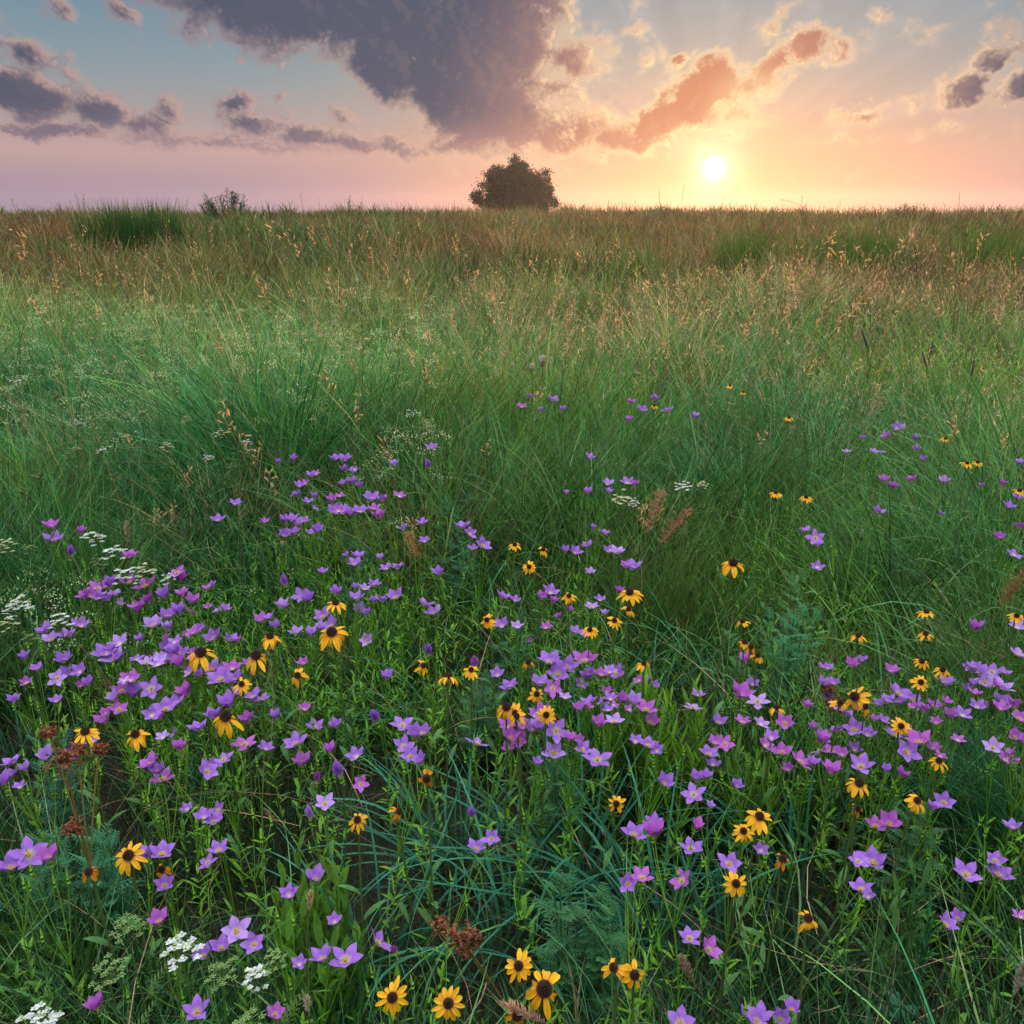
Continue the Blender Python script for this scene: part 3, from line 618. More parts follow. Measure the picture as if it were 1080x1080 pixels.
P_MESH = {}
for sh in PURPLES:
    for kd, op in (('o', .72), ('h', .50), ('c', .43), ('b', .06)):
        for v in range(4 if kd != 'b' else 1):
            P_MESH[sh, kd, v] = pink_petals(op + .10 * (v - 1), sh, hash(kd) % 7 * 0 + ord(kd) + v * 10 + len(sh), 5 if kd != 'b' else 4).build('petals', M_PETAL, link=False)
EYE = pink_eye(1).build('flower_centre', M_LEAF, link=False)
GREENS = ((.13, .32, .025), (.10, .27, .03), (.16, .34, .03))

def curve_pts(a, b, sag, n=5):
    a, b = Vector(a), Vector(b); mid = (a + b) / 2 + Vector(sag)
    return [tuple((a * (1 - t) ** 2 + mid * 2 * t * (1 - t) + b * t * t)) for t in np.linspace(0, 1, n)]
def flower_height(py): return .31 + .115 * float(sstep(720.0 - py, 0, 260)) 

# where the blooms stand in the view: x y width kind(o open star, h half open, c cup, b bud)
BL = """54,556,13,c;57,570,19,h;85,562,10,b;74,586,10,b;136,587,13,c;187,603,18,o;190,612,16,c;155,617,24,h;103,620,17,h;118,618,18,c;115,632,14,c;203,635,17,h;219,621,9,b;219,641,8,b;237,643,9,b;158,635,13,c;144,646,11,c;176,651,15,c;190,647,16,c;85,660,13,c;163,660,17,c;50,666,15,c;70,670,20,o;227,673,19,h;243,675,12,c;127,678,13,c;112,690,18,c;122,695,18,c;149,676,10,b;176,683,17,h;184,690,17,c;155,698,16,o;167,700,14,h;190,702,17,c;68,697,19,h;71,713,20,h;26,694,13,h;40,706,10,c;93,722,12,c;138,717,14,c;160,724,22,o;129,728,19,h;122,738,14,c;198,733,22,c;125,748,16,h;112,753,10,c;175,748,18,c;223,706,22,h;234,716,20,c;245,705,13,c;212,712,14,h;168,758,15,c;111,762,16,c;210,770,15,c;184,774,15,o;172,777,12,h;242,745,21,c;258,783,25,o;236,800,20,o;160,806,24,h;168,814,17,h;222,806,17,o;50,800,20,c;15,803,18,h;78,800,19,c;268,735,18,h;263,760,14,c;370,543,14,c;334,561,12,c;300,565,14,h;309,549,11,c;321,550,9,c;400,546,14,c;426,558,13,h;445,552,11,h;448,571,9,c;495,562,14,o;509,575,15,h;463,606,12,c;377,587,11,c;366,587,7,c;375,595,14,h;402,590,9,c;408,600,10,c;420,599,10,c;341,604,8,b;302,618,10,b;319,627,18,o;326,634,16,c;298,641,14,c;313,668,12,c;329,670,13,c;276,655,16,h;290,662,14,h;341,650,17,h;350,660,20,h;355,626,12,c;375,621,8,c;384,621,8,c;394,617,10,c;376,632,12,c;394,635,9,c;380,645,12,c;389,648,13,h;418,630,17,h;447,638,18,h;458,647,18,h;388,674,16,o;409,715,13,c;452,690,8,b;530,630,14,h;530,660,12,c;525,712,11,b;538,725,14,c;501,705,8,b;321,748,10,c;292,757,12,c;332,767,16,h;348,793,14,c;398,761,11,b;424,763,24,o;377,797,14,c;438,776,17,c;426,786,22,o;433,797,18,h;445,803,18,h;503,783,24,o;313,783,28,o;319,806,18,c;275,737,16,o;355,766,12,c;606,583,13,h;620,577,10,c;651,583,15,h;667,600,14,c;626,558,7,b;638,563,7,b;652,625,10,c;580,625,13,c;583,635,10,c;600,645,9,c;624,640,16,o;633,633,9,c;638,648,8,c;605,668,11,c;617,671,14,h;576,662,9,c;561,675,13,o;545,661,9,c;543,634,9,c;598,703,30,o;588,710,22,h;622,714,15,c;634,712,13,c;650,710,17,h;583,724,18,o;682,720,10,b;668,742,17,c;655,740,14,c;644,737,11,c;648,760,22,o;686,761,16,h;731,745,18,o;737,733,12,h;757,762,16,h;787,698,14,c;793,722,10,b;799,738,23,o;550,762,20,o;562,770,16,h;548,778,20,o;586,768,26,o;574,758,15,h;584,793,22,h;630,799,30,o;683,786,18,h;764,783,19,o;783,762,15,h;802,763,14,h;747,795,18,h;752,806,14,h;860,566,16,o;862,597,13,o;863,575,9,c;1053,567,12,h;1075,557,14,h;1069,584,14,o;1028,664,15,c;1072,661,11,c;898,702,12,c;940,709,13,c;872,705,9,c;869,723,13,c;872,738,9,b;997,721,18,h;1018,727,11,h;1028,704,11,c;1046,707,20,o;1055,725,20,h;1040,724,11,c;1072,690,18,h;963,737,23,o;974,750,11,c;985,746,13,c;1000,755,17,h;936,740,13,c;828,762,18,h;891,754,15,h;884,770,21,o;858,768,9,c;943,775,18,h;966,778,20,o;955,790,27,o;983,790,13,c;877,791,20,o;843,802,28,o;856,806,16,h;908,807,22,h;1047,787,22,o;1070,777,17,h;1070,745,18,h;1074,757,16,h;6,827,18,c;12,818,16,h;172,820,28,o;158,811,16,h;218,812,24,o;231,853,19,o;226,866,17,h;198,853,8,b;231,897,20,h;30,898,34,o;12,915,30,h;157,903,22,h;174,933,19,h;168,973,20,c;216,1008,18,c;234,1000,17,c;249,980,26,h;103,1063,20,c;208,1066,25,h;359,819,12,b;334,824,8,b;343,846,22,o;327,863,10,b;333,928,19,c;305,944,14,c;353,972,11,b;364,1010,35,o;397,992,33,o;417,1004,7,b;316,1017,9,b;290,1070,15,c;502,894,23,o;497,861,8,b;381,825,16,o;668,879,30,o;690,868,17,h;699,826,23,h;732,836,24,o;735,822,17,h;745,820,14,h;729,893,27,o;769,909,26,o;677,924,26,o;720,927,26,o;727,988,26,o;802,896,14,h;733,873,15,c;748,852,10,c;717,1076,32,o;803,1072,24,h;783,1070,18,h;876,815,20,c;832,811,14,h;949,818,17,h;934,813,10,c;995,846,15,c;937,869,20,c;1068,874,13,c;905,907,19,o;921,910,22,c;908,938,16,c;1018,921,25,h;1052,922,26,h;1049,907,17,h;1076,967,12,h;996,974,20,h;823,1073,22,h;27,812,12,c;550,429,10,h;559,419,7,c;582,422,11,h;593,433,10,h;571,434,7,c;664,425,10,h;676,433,11,h;690,422,9,c;704,433,15,h;663,444,8,c;455,473,10,c;416,491,10,c;621,483,8,b;453,494,6,b;365,497,10,c;371,510,11,c;392,527,14,c;421,523,11,h;395,537,9,c;620,520,9,c;597,520,6,c;641,511,10,c;642,519,7,c;662,509,12,h;670,512,8,b;354,484,12,h;310,485,8,c;294,488,6,c;329,502,9,c;316,513,11,h;314,523,9,c;332,525,8,c;350,528,12,h;325,530,9,c;248,532,13,h;231,549,11,c;279,551,8,c;354,541,13,c;733,441,11,c;946,451,12,h;935,461,10,h;964,464,8,c;966,475,8,c;974,485,7,c;920,477,9,h;928,477,9,h;909,463,6,b;893,477,6,b;932,507,12,h;941,515,10,c;962,507,12,h;995,509,10,c;925,540,12,h;1076,490,9,c;1056,512,9,c;1063,535,12,h;1074,526,9,c;1036,513,6,c;992,543,7,h;622,604,9,c;590,652,8,c;210,690,12,c;95,628,14,h;148,640,12,c;205,668,12,c;28,720,10,c;15,740,12,c;60,740,10,c;98,782,12,h;190,790,14,c;280,790,12,c;262,700,10,c;320,700,10,c;1030,745,14,h;1010,780,12,h;915,775,12,c;900,790,14,h;850,745,10,c;806,785,14,h;776,830,12,c;1060,800,14,h;930,760,10,c;610,748,14,h;636,748,10,c;600,780,16,h;566,805,12,h;640,730,10,c"""
blooms = []
for s_ in BL.replace('\n', '').split(';'):
    a, b, w, k = s_.split(','); k = 'c' if k == 'b' and random.random() < .6 else k; blooms.append((float(a), float(b), float(w), k))
    A_, B_ = float(a), float(b); bank = (60 < A_ < 260 and 600 < B_ < 735) or (540 < A_ < 690 and 690 < B_ < 800) or (860 < A_ and 690 < B_ < 800) or (290 < A_ < 410 and 480 < B_ < 570)
    for _ in range(2 if bank else 1):
     if float(w) >= (9 if bank else 13) and k != 'b' and random.random() < (.62 if bank else .3): blooms.append((float(a) + random.choice([-1, 1]) * float(w) * random.uniform(.5, .9), float(b) + random.uniform(-.5, .6) * float(w), float(w) * random.uniform(.7, .95), random.choice('ohc')))
def depth(p): return p.y * CP - (p.z - CAM_Z) * SP
pts = []
for (a, b, w, k) in blooms:
    h = flower_height(b) + random.uniform(-.035, .03); p = at(a, b + w * .12, h); pts.append(p)
# blooms that share a stem
groups, used_ = [], set()
order = sorted(range(len(blooms)), key=lambda i: -blooms[i][1])
for i in order:
    if i in used_: continue
    g = [i]; used_.add(i); lim = .06 if blooms[i][1] > 600 else .075
    near = sorted((j for j in order if j not in used_ and (pts[j] - pts[i]).length < lim), key=lambda j: (pts[j] - pts[i]).length)
    for j in near[:random.choice([1, 2, 3, 4])]: g.append(j); used_.add(j)
    groups.append(g)
for g in groups:
    pc = sum((pts[i] for i in g), Vector()) / len(g); rx, ry = pc.x + random.gauss(0, .035), pc.y + random.gauss(.01, .03); z0 = T(rx, ry)
    root = E('meadow_pink', (rx, ry, z0)); px, py, w0 = (sum(blooms[i][q] for i in g) / len(g) for q in range(3)); near_ = py > 600
    st, fo = MB(), MB(); gc = np.array(random.choice(GREENS)); Hh = pc.z - z0
    node = Vector(((pc.x - rx) * .45 + random.gauss(0, .004), (pc.y - ry) * .45, Hh * random.uniform(.5, .68)))
    trunk_ = curve_pts((0, 0, -.01), node, (random.gauss(0, .008), random.gauss(0, .008), 0)); st.tube(trunk_, .0013, .0011, gc * .7, 4, gc)
    shades = random.choice([['violet', 'lilac'], ['violet', 'magenta'], ['magenta', 'violet'], ['violet'], ['lilac', 'violet'], ['magenta'], ['violet']])
    axes = []; tops = [(pts[i] - Vector((rx, ry, z0)), blooms[i]) for i in g]
    for tp, bl in tops:
        k = bl[3]; tilt = {'o': random.choice([random.uniform(.0, .35), random.uniform(.4, .9)]), 'h': random.uniform(.0, .5), 'c': random.uniform(0, .35), 'b': random.uniform(0, .3)}[k]
        az = -math.pi / 2 + random.gauss(0, 1.3); ax, q = facing(tilt, az, random.uniform(0, 6.28)); dpt = depth(pts[blooms.index(bl)])
        size = bl[2] / FPX * dpt; nat = {'o': .036, 'h': .030, 'c': .024, 'b': .012}[k]; sc = max(.66, min(1.6, size / nat * (1.24 - .16 * min(1, max(0, (bl[2] - 14) / 14))))); shade = random.choice(shades)
        sub_ = P_MESH[shade, k, random.randint(0, 3) if k != 'b' else 0]
        f = child('flower', sub_, root, tp, q, sc); rgb = shade
        if bl[2] >= 15 and k != 'b': child('flower_centre', EYE, f)
        base = tp - ax * .001; st.tube(curve_pts(node, base - ax * .012, ax * -.01 + Vector((random.gauss(0, .004), random.gauss(0, .004), 0)), 4) + [tuple(base)], .0009, .0007, gc, 4 if near_ else 3)
        st.ball(tuple(base - ax * .004), .0024 * sc, gc * 1.1, 5, 3, 1.8, axis=ax)
        for c_ in range(5 if near_ else 3):      # calyx teeth
            a_ = c_ * 1.2566 + .3; s1 = ax.orthogonal().normalized(); s2 = ax.cross(s1); dd = ax * .75 + (s1 * math.cos(a_) + s2 * math.sin(a_)) * .65
            st.leaf(tuple(base - ax * .005), tuple(dd), tuple(ax), .013 * sc, .0018, gc * 1.1, -.3, 2)
        axes.append(shade)
    # extra green bud tips and paired leaves
    for b_ in range(random.choice([2, 3, 4]) if near_ else 2):
        e = node + Vector((random.gauss(0, .022), random.gauss(0, .022), (Hh - node.z) * random.uniform(.45, 1.0))); st.tube(curve_pts(node, e, (0, 0, -.008), 4), .0008, .0006, gc, 3); up_ = (0, 0, 1)
        st.ball(tuple(e), .0024, gc * 1.15, 5, 3, 2.6)
        for c_ in range(3): a_ = c_ * 2.1; fo.leaf(tuple(e), (math.cos(a_) * .4, math.sin(a_) * .4, 1), up_, .016, .0022, gc * 1.15, -.2, 2)
    nl = random.randint(8, 13) if near_ else 7
    for i in range(nl):
        t = min(1, .10 + .85 * (i + random.uniform(-.4, .4)) / nl); p = Vector(trunk_[0]).lerp(node, t); a_ = random.uniform(0, 6.28)
        for s_ in (0, math.pi): fo.leaf(tuple(p), (math.cos(a_ + s_), math.sin(a_ + s_), random.uniform(.6, 1.3)), (0, 0, 1), random.uniform(.014, .032), random.uniform(.003, .007), gc * random.uniform(.8, 1.15), random.uniform(.1, .6), 3)
    st.build('stem', M_LEAF, root); fo.build('foliage', M_LEAF, root)
    THINGS.append(('pink', root, px, py, (len(g), max(set(axes), key=axes.count), [blooms[i][3] for i in g])))

# ---------------------------------------------------------------- yellow daisies with dark cones
def daisy_rays(n, droop, missing, seed, col=(.83, .40, .008)):
    R0 = random.Random(seed); mb = MB()
    for k in range(n):
        if k in missing: continue
        a = 2 * math.pi * k / n + R0.uniform(-.09, .09); out = Vector((math.cos(a), math.sin(a), 0)); side = Vector((-math.sin(a), math.cos(a), 0)); e0 = R0.uniform(-.15, .35) - droop * .5; p = out * .0062 + Vector((0, 0, -.001))
        L_ = .0215 * R0.uniform(.72, 1.15); W_ = .0080 * R0.uniform(.75, 1.2); prof = (.45, .8, 1, .97, .72, .30); V, C = [], []; pf = R0.uniform(.78, 1.05); roll = R0.uniform(-.35, .35); dr = droop * R0.uniform(.4, 1.7)
        for i in range(6):
            t = i / 5; e = e0 - dr * t; d = out * math.cos(e) + Vector((0, 0, math.sin(e))); nn = Vector((0, 0, math.cos(e))) - out * math.sin(e); s2 = side * math.cos(roll * t) + nn * math.sin(roll * t); w = W_ * .5 * prof[i]
            for q in (-1, -.4, 0, .4, 1): V.append(tuple(p + s2 * w * q + nn * w * (.35 * q * q + (.08 if q == 0 else 0)))); m_ = pf * (1 - .22 * (1 - abs(q)) * (q == 0)); C.append((col[0] * m_ * (1 if i else .8), col[1] * m_ * (1.0 + .12 * t) * (1 if i else .55), col[2]))
            p = p + d * L_ / 5
        mb.add(V, [(i * 5 + q, i * 5 + q + 1, i * 5 + q + 6, i * 5 + q + 5) for i in range(5) for q in range(4)], C)
    return mb
def daisy_cone():
    mb = MB(); R0 = random.Random(4); mb.ball((0, 0, .0028), .0072, (.022, .010, .008), 14, 9, .92)
    for i in range(150):
        z = 1 - (i + .5) / 150 * 1.15; a = i * 2.39996; r = math.sqrt(max(0, 1 - z * z)); n_ = Vector((r * math.cos(a), r * math.sin(a), z)); p = Vector((0, 0, .0028)) + Vector((n_.x * .0072, n_.y * .0072, n_.z * .0066))
        c = (.055, .018, .012) if z > .25 else (.10, .04, .012)
        mb.tube([tuple(p), tuple(p + n_ * .0013)], .00055, .0002, c, 3)
    return mb
D_MESH = {'flat': daisy_rays(10, .65, (), 1), 'open': daisy_rays(11, .75, (), 2), 'droop': daisy_rays(11, 1.0, (5,), 3), 'part': daisy_rays(11, .9, (2, 3, 7, 8), 5), 'worn': daisy_rays(10, 1.3, (1, 4, 5, 8), 6, (.70, .27, .006))}
D_MESH.update({'flat1': daisy_rays(9, .8, (4,), 21), 'flat2': daisy_rays(12, .5, (), 22), 'open1': daisy_rays(9, 1.0, (), 23), 'open2': daisy_rays(12, .6, (6,), 24), 'droop1': daisy_rays(9, 1.2, (2,), 25), 'droop2': daisy_rays(12, .9, (), 26), 'part1': daisy_rays(10, 1.1, (0, 1, 6), 27), 'worn1': daisy_rays(9, 1.5, (2, 3, 6), 28, (.62, .22, .006))})
D_MESH = {k: v.build('petals', M_YPETAL, link=False) for k, v in D_MESH.items()}
CONE = daisy_cone().build('flower_centre', M_DARK, link=False)
# x, y, width, form, tilt towards the viewer, extra turn
DA = """212,690,36,droop,.1,0;270,693,32,droop,.2,0;255,722,22,open,.4,0;238,757,37,droop,.3,.6;143,775,28,droop,.35,0;90,773,32,open,.05,0;350,668,34,droop,.3,0;354,637,26,open,-.1,0;314,713,22,part,.5,0;285,672,24,droop,.1,0;446,702,18,part,.9,.8;473,714,30,open,-.6,0;497,707,18,open,.3,0;514,654,19,open,.8,-.7;534,747,28,droop,.2,0;545,756,18,part,.3,0;543,575,14,open,.2,0;573,580,15,part,.3,0;558,598,15,open,.7,0;600,629,13,droop,.4,0;664,626,29,open,.1,-.5;648,655,20,open,.35,0;622,665,16,open,.2,0;663,643,14,part,.3,0;557,699,16,worn,.3,0;679,700,15,part,.2,0;773,595,29,droop,.12,0;783,656,20,flat,.0,0;792,683,15,worn,.3,0;799,692,15,part,.3,0;785,678,10,part,.1,0;566,732,23,flat,.85,0;576,754,22,flat,.85,0;543,752,12,part,.9,0;450,821,25,worn,.9,0;377,865,26,open,.5,0;420,856,9,worn,.8,1.2;136,903,43,flat,.45,0;94,920,21,worn,.5,0;171,917,12,worn,.6,0;414,1052,37,open,.75,0;473,1058,41,flat,.8,0;547,1019,34,open,.6,0;574,1043,50,droop,.7,0;648,1021,26,part,.6,-.9;669,1028,39,flat,.85,0;776,932,24,flat,.7,0;784,877,16,open,.4,0;801,862,33,open,.25,0;825,906,22,worn,.5,0;852,969,29,part,.45,0;906,827,33,open,.15,0;967,845,23,droop,.4,.4;904,853,15,worn,.6,0;650,848,15,flat,.7,0;977,646,20,open,-.1,0;905,671,17,droop,.1,0;976,669,14,droop,.2,0;972,698,14,open,.3,0;994,707,16,open,.3,0;971,720,16,flat,.5,0;902,735,38,flat,.9,-.9;913,746,15,worn,.3,0;819,747,15,part,-.3,0;950,766,15,flat,.7,0;990,803,20,open,.3,0;770,407,8,open,.2,0;784,414,8,open,.1,0;832,441,9,open,.2,0;997,463,13,flat,.2,0;1020,489,12,open,.2,0;1031,488,10,open,.2,0;818,520,13,open,.1,0;850,525,13,open,.1,0;1075,518,10,open,.2,0;545,1072,24,worn,.6,0;1072,650,13,open,.3,0;690,428,8,open,.2,0;886,742,10,part,.3,0;910,800,10,worn,.4,0"""
for s_ in DA.split(';'):
    a, b, w, form, tilt, turn = s_.split(','); a, b, w, tilt, turn = map(float, (a, b, w, tilt, turn))
    hgt = flower_height(b) + .05 + (.17 if (a, b) == (773, 595) else 0) + random.uniform(-.01, .02) - (.08 if b > 790 and w < 20 else 0); p = at(a, b, hgt); rx, ry = p.x + random.gauss(0, .012), p.y + .012 + random.gauss(0, .008); z0 = T(rx, ry)
    root = E('yellow_daisy', (rx, ry, z0)); az = -math.pi / 2 + turn; ax, q = facing(tilt, az, random.uniform(0, 6.28)); tp = p - Vector((rx, ry, z0))
    nat = {'flat': .059, 'open': .053, 'droop': .046, 'part': .048, 'worn': .044}[form]; sc = max(.62, min(1.5, w / FPX * depth(p) / nat))
    hd = child('flower_head', D_MESH[random.choice([k for k in D_MESH if k.startswith(form)])], root, tp, q, sc); child('flower_centre', CONE, hd)
    st, fo = MB(), MB(); g0 = np.array((.10, .16, .04)); stem_ = curve_pts((0, 0, -.01), tp - ax * .012 * sc, (random.gauss(0, .006), random.gauss(0, .006), .02), 7) + [tuple(tp - ax * .001)]
    st.tube(stem_, .0019, .0013, g0 * .8, 5, g0)
    for c_ in range(8):
        a_ = c_ * .785; s1 = ax.orthogonal().normalized(); s2 = ax.cross(s1); st.leaf(tuple(tp - ax * .003), tuple(ax * -.25 + s1 * math.cos(a_) + s2 * math.sin(a_)), tuple(ax), .012 * sc, .003, g0, .5, 3)
    for i in range(5 if w > 12 else 3):
        t = .15 + .13 * i; pp = Vector(stem_[0]).lerp(Vector(stem_[-2]), t); a_ = i * 2.4 + random.uniform(-.4, .4); fo.leaf(tuple(pp), (math.cos(a_), math.sin(a_), 1.0), (0, 0, 1), random.uniform(.035, .06) * (1 - .4 * t), random.uniform(.007, .011), np.array((.055, .15, .04)) * random.uniform(.8, 1.3), .8, 5)
    st.build('stem', M_LEAF, root); fo.build('foliage', M_LEAF, root)
    THINGS.append(('daisy', root, a, b, (form, w)))

# ---------------------------------------------------------------- white umbels
def umbel(px, py, w, colour, h=None, seed=0):
    R0 = random.Random(seed); h = h or flower_height(py) + .06; p = at(px, py, h); rx, ry = p.x + R0.gauss(0, .01), p.y + R0.gauss(.01, .01); z0 = T(rx, ry); root = E('white_umbel', (rx, ry, z0)); tp = p - Vector((rx, ry, z0)); R_ = w / FPX * depth(p) * .5
    st, fl, fo = MB(), MB(), MB(); g = np.array((.09, .17, .04)); hub = tp - Vector((0, 0, R_ * .9)); st.tube(curve_pts((0, 0, -.01), hub, (R0.gauss(0, .006), 0, 0), 6), .0017, .0012, g * .8, 4, g)
    nb = 17; cc = {'white': (.60, .64, .64), 'cream': (.52, .54, .36), 'green': (.22, .34, .12)}[colour]
    for k in range(nb):
        a = k * 2.39996; r = R_ * math.sqrt((k + .3) / nb); e = hub + Vector((r * math.cos(a), r * math.sin(a), R_ * .9 - r * r / R_ * .75 + R0.gauss(0, R_ * .28))); st.tube(curve_pts(hub, e, (0, 0, -R_ * .05), 3), .0006, .0004, g, 3)
        for j in range(9 if w > 10 else 5):
            a2 = j * 2.39996; r2 = R_ * .20 * math.sqrt((j + .4) / 9); c = e + Vector((r2 * math.cos(a2), r2 * math.sin(a2), R0.uniform(0, .0014))); ps = max(.0013, R_ * .085) * (1 if colour != 'green' else .6); co = np.array(cc) * R0.uniform(.8, 1.1)
            st.tube([tuple(e - Vector((0, 0, .003))), tuple(c)], .0003, .0003, g, 3)
            if R0.random() < .25 and colour != 'green': co = np.array((.30, .40, .16))
            for q in range(5):
                b = q * 1.2566 + j; d = Vector((math.cos(b), math.sin(b), R0.uniform(.0, .5))); s = Vector((-math.sin(b), math.cos(b), 0)); fl.add([tuple(c), tuple(c + d * ps * .6 + s * ps * .42), tuple(c + d * ps * 1.1), tuple(c + d * ps * .6 - s * ps * .42)], [(0, 1, 2, 3)], co)
    for i in range(4):
        t = .2 + .17 * i; pp = hub * t; a = i * 2.4; d = Vector((math.cos(a), math.sin(a), .8)).normalized()
        for j in range(7):
            for s_ in (-1, 1): s2 = Vector((-math.sin(a) * s_, math.cos(a) * s_, .25)); fo.leaf(tuple(pp + d * (.01 + j * .006)), tuple(d + s2), (0, 0, 1), .014 * (1 - j * .09), .0022, g * .8, .2, 2)
        fo.tube([tuple(pp), tuple(pp + d * .055)], .0007, .0004, g, 3)
    st.build('stem', M_LEAF, root); fo.build('foliage', M_LEAF, root); fl.build('flower_cluster', M_PETAL, root); THINGS.append(('umbel', root, px, py, (colour, w)))
UM = """97,563,22,white;118,578,24,white;131,603,24,white;152,598,20,cream;103,590,16,green;176,608,14,white;3,572,20,cream;17,634,26,white;62,651,22,white;8,655,18,cream;32,670,18,green;190,995,38,white;40,1070,36,white;268,1026,24,white;132,972,32,green;112,1020,36,green;232,1020,32,green;288,1010,24,green;258,1076,36,green;655,524,20,cream;668,528,12,white;720,509,18,white;741,509,12,cream;219,481,11,white;83,444,11,white;106,473,11,white;80,472,9,cream;260,464,10,white;264,474,9,cream;175,468,13,cream;244,490,11,green;72,480,12,green;40,500,14,green;22,516,13,green;196,440,10,cream;230,455,12,cream;150,433,10,cream;96,420,9,green;60,415,9,green;300,361,9,white;276,330,8,white;318,354,8,cream;280,400,8,cream;131,398,8,cream;200,380,8,cream;240,420,9,green;45,386,8,cream;20,430,10,green;120,500,12,green;160,505,12,green;30,575,14,green;310,375,8,green;190,340,7,cream;224,402,8,green;1075,398,10,cream;1070,370,8,cream;330,440,9,cream"""
for i, s_ in enumerate(UM.split(';')):
    a, b, w, c = s_.split(','); umbel(float(a), float(b), float(w) * 1.05, c, seed=i)

# ---------------------------------------------------------------- oat-like seed stalks catching the sun
def oat(px, py, size, lean, seed):
    R0 = random.Random(seed); hc = float(canopy(np.array([0.]), np.array([max(1.2, at(px, py, .5).y)]), np.array([max(1.2, at(px, py, .5).y)]))[0]); p = at(px, py, hc * 1.2 + .15); d = depth(p); z0 = T(p.x - lean * .3, p.y); rt = Vector((p.x - lean * .30, p.y + R0.gauss(0, .03), z0)); root = E('seed_stalk', rt); tp = p - rt; f = size / FPX * d
    st, hd = MB(), MB(); g = np.array((.30, .20, .10)); ln = f * 1.5; dirv = Vector((lean * .8 + R0.gauss(0, .12), R0.gauss(0, .1), .9)).normalized(); top = tp + dirv * ln * .5
    pl = curve_pts((0, 0, 0), top, (-lean * .05, 0, .06), 9); rr = max(.0007, .0003 * d); st.tube(pl, rr * 1.2, rr * .7, np.array((.13, .13, .05)), 3, g)
    for i in range(R0.randint(7, 12)):
        t = 1 - (i / 12) * min(.9, ln / max(tp.z, .1)); k = t * (len(pl) - 1); i0 = min(int(k), len(pl) - 2); b = Vector(pl[i0]).lerp(Vector(pl[i0 + 1]), k - i0); a = R0.uniform(0, 6.28); off = Vector((math.cos(a), math.sin(a), R0.uniform(-.2, .7))) * f * R0.uniform(.05, .28); hd.tube([tuple(b), tuple(b + off)], rr * .5, rr * .4, g, 3)
        c = np.array((.52, .37, .22)) * R0.uniform(.75, 1.25); s = f * R0.uniform(.22, .34); dd = (dirv * .6 + Vector((R0.gauss(0, .4), R0.gauss(0, .4), R0.uniform(-.6, .5)))).normalized()
        for q in range(2): hd.leaf(tuple(b + off), tuple(dd + Vector((R0.gauss(0, .15), R0.gauss(0, .15), 0))), (R0.gauss(0, 1), R0.gauss(0, 1), .5), s, max(s * .22, .00075 * d), c, .15, 3, fold=.5)
    st.build('stem', M_DRY, root); hd.build('seed_head', M_DRY, root); THINGS.append(('oat', root, px, py, (size, lean)))
OA = """32,262,22,-.5;40,330,16,-.6;104,341,18,.2;278,308,20,-.5;352,305,22,-.4;362,318,16,.3;297,248,20,-.8;312,258,18,-.9;560,288,18,-.6;640,278,14,.3;652,268,16,-.2;664,276,12,.2;616,278,14,-.8;435,386,18,-.2;447,402,16,.2;243,452,26,-.5;256,470,22,-.6;272,483,18,.3;286,516,24,-.3;180,545,22,.9;166,548,14,.2;346,410,20,-.5;375,445,22,.2;340,350,14,-.4;383,372,16,.2;373,390,14,-.3;453,366,18,.1;465,390,18,-.3;476,340,16,.3;500,300,16,.2;520,320,14,-.2;590,300,14,-.5;585,318,16,.3;410,290,12,-.3;430,300,16,.2;682,310,14,.3;700,300,12,-.2;735,300,16,.3;755,295,14,-.3;796,300,20,.7;804,314,16,.9;830,330,18,.3;840,300,18,-.4;868,258,18,.9;880,272,22,-.4;890,282,20,-.3;912,275,20,-.5;930,262,16,-.2;945,268,16,.4;965,262,18,-.2;1000,280,16,.3;1035,262,16,-.3;1020,295,14,.3;880,316,20,.8;900,326,20,.9;915,306,14,.9;882,345,18,.4;862,340,16,.6;820,358,16,-.7;790,340,14,.2;785,355,16,-.4;740,330,16,.4;720,340,14,.5;760,375,14,-.3;950,330,14,-.4;990,330,14,.3;1050,340,16,.2;1060,310,14,.1;160,320,16,-.2;230,370,14,.2;205,300,14,.1;100,300,14,.2;60,305,12,-.2;330,250,14,-.4;540,240,12,.2;480,262,12,-.2;565,420,14,.3;620,360,14,-.2;600,338,16,.4;650,350,14,.2;700,375,14,-.2;850,395,16,.4;905,390,14,-.3;1040,420,16,.2;410,475,18,-.4;510,480,16,.2;300,580,18,.2;435,560,16,-.3;675,545,16,.2;800,470,16,.3;1005,455,18,-.3;1060,470,14,-.2;200,505,16,.3;140,470,14,-.3"""
for i, s_ in enumerate(OA.split(';')):
    a, b, w, l = map(float, s_.split(',')); oat(a, b, w * 1.05, l, i)

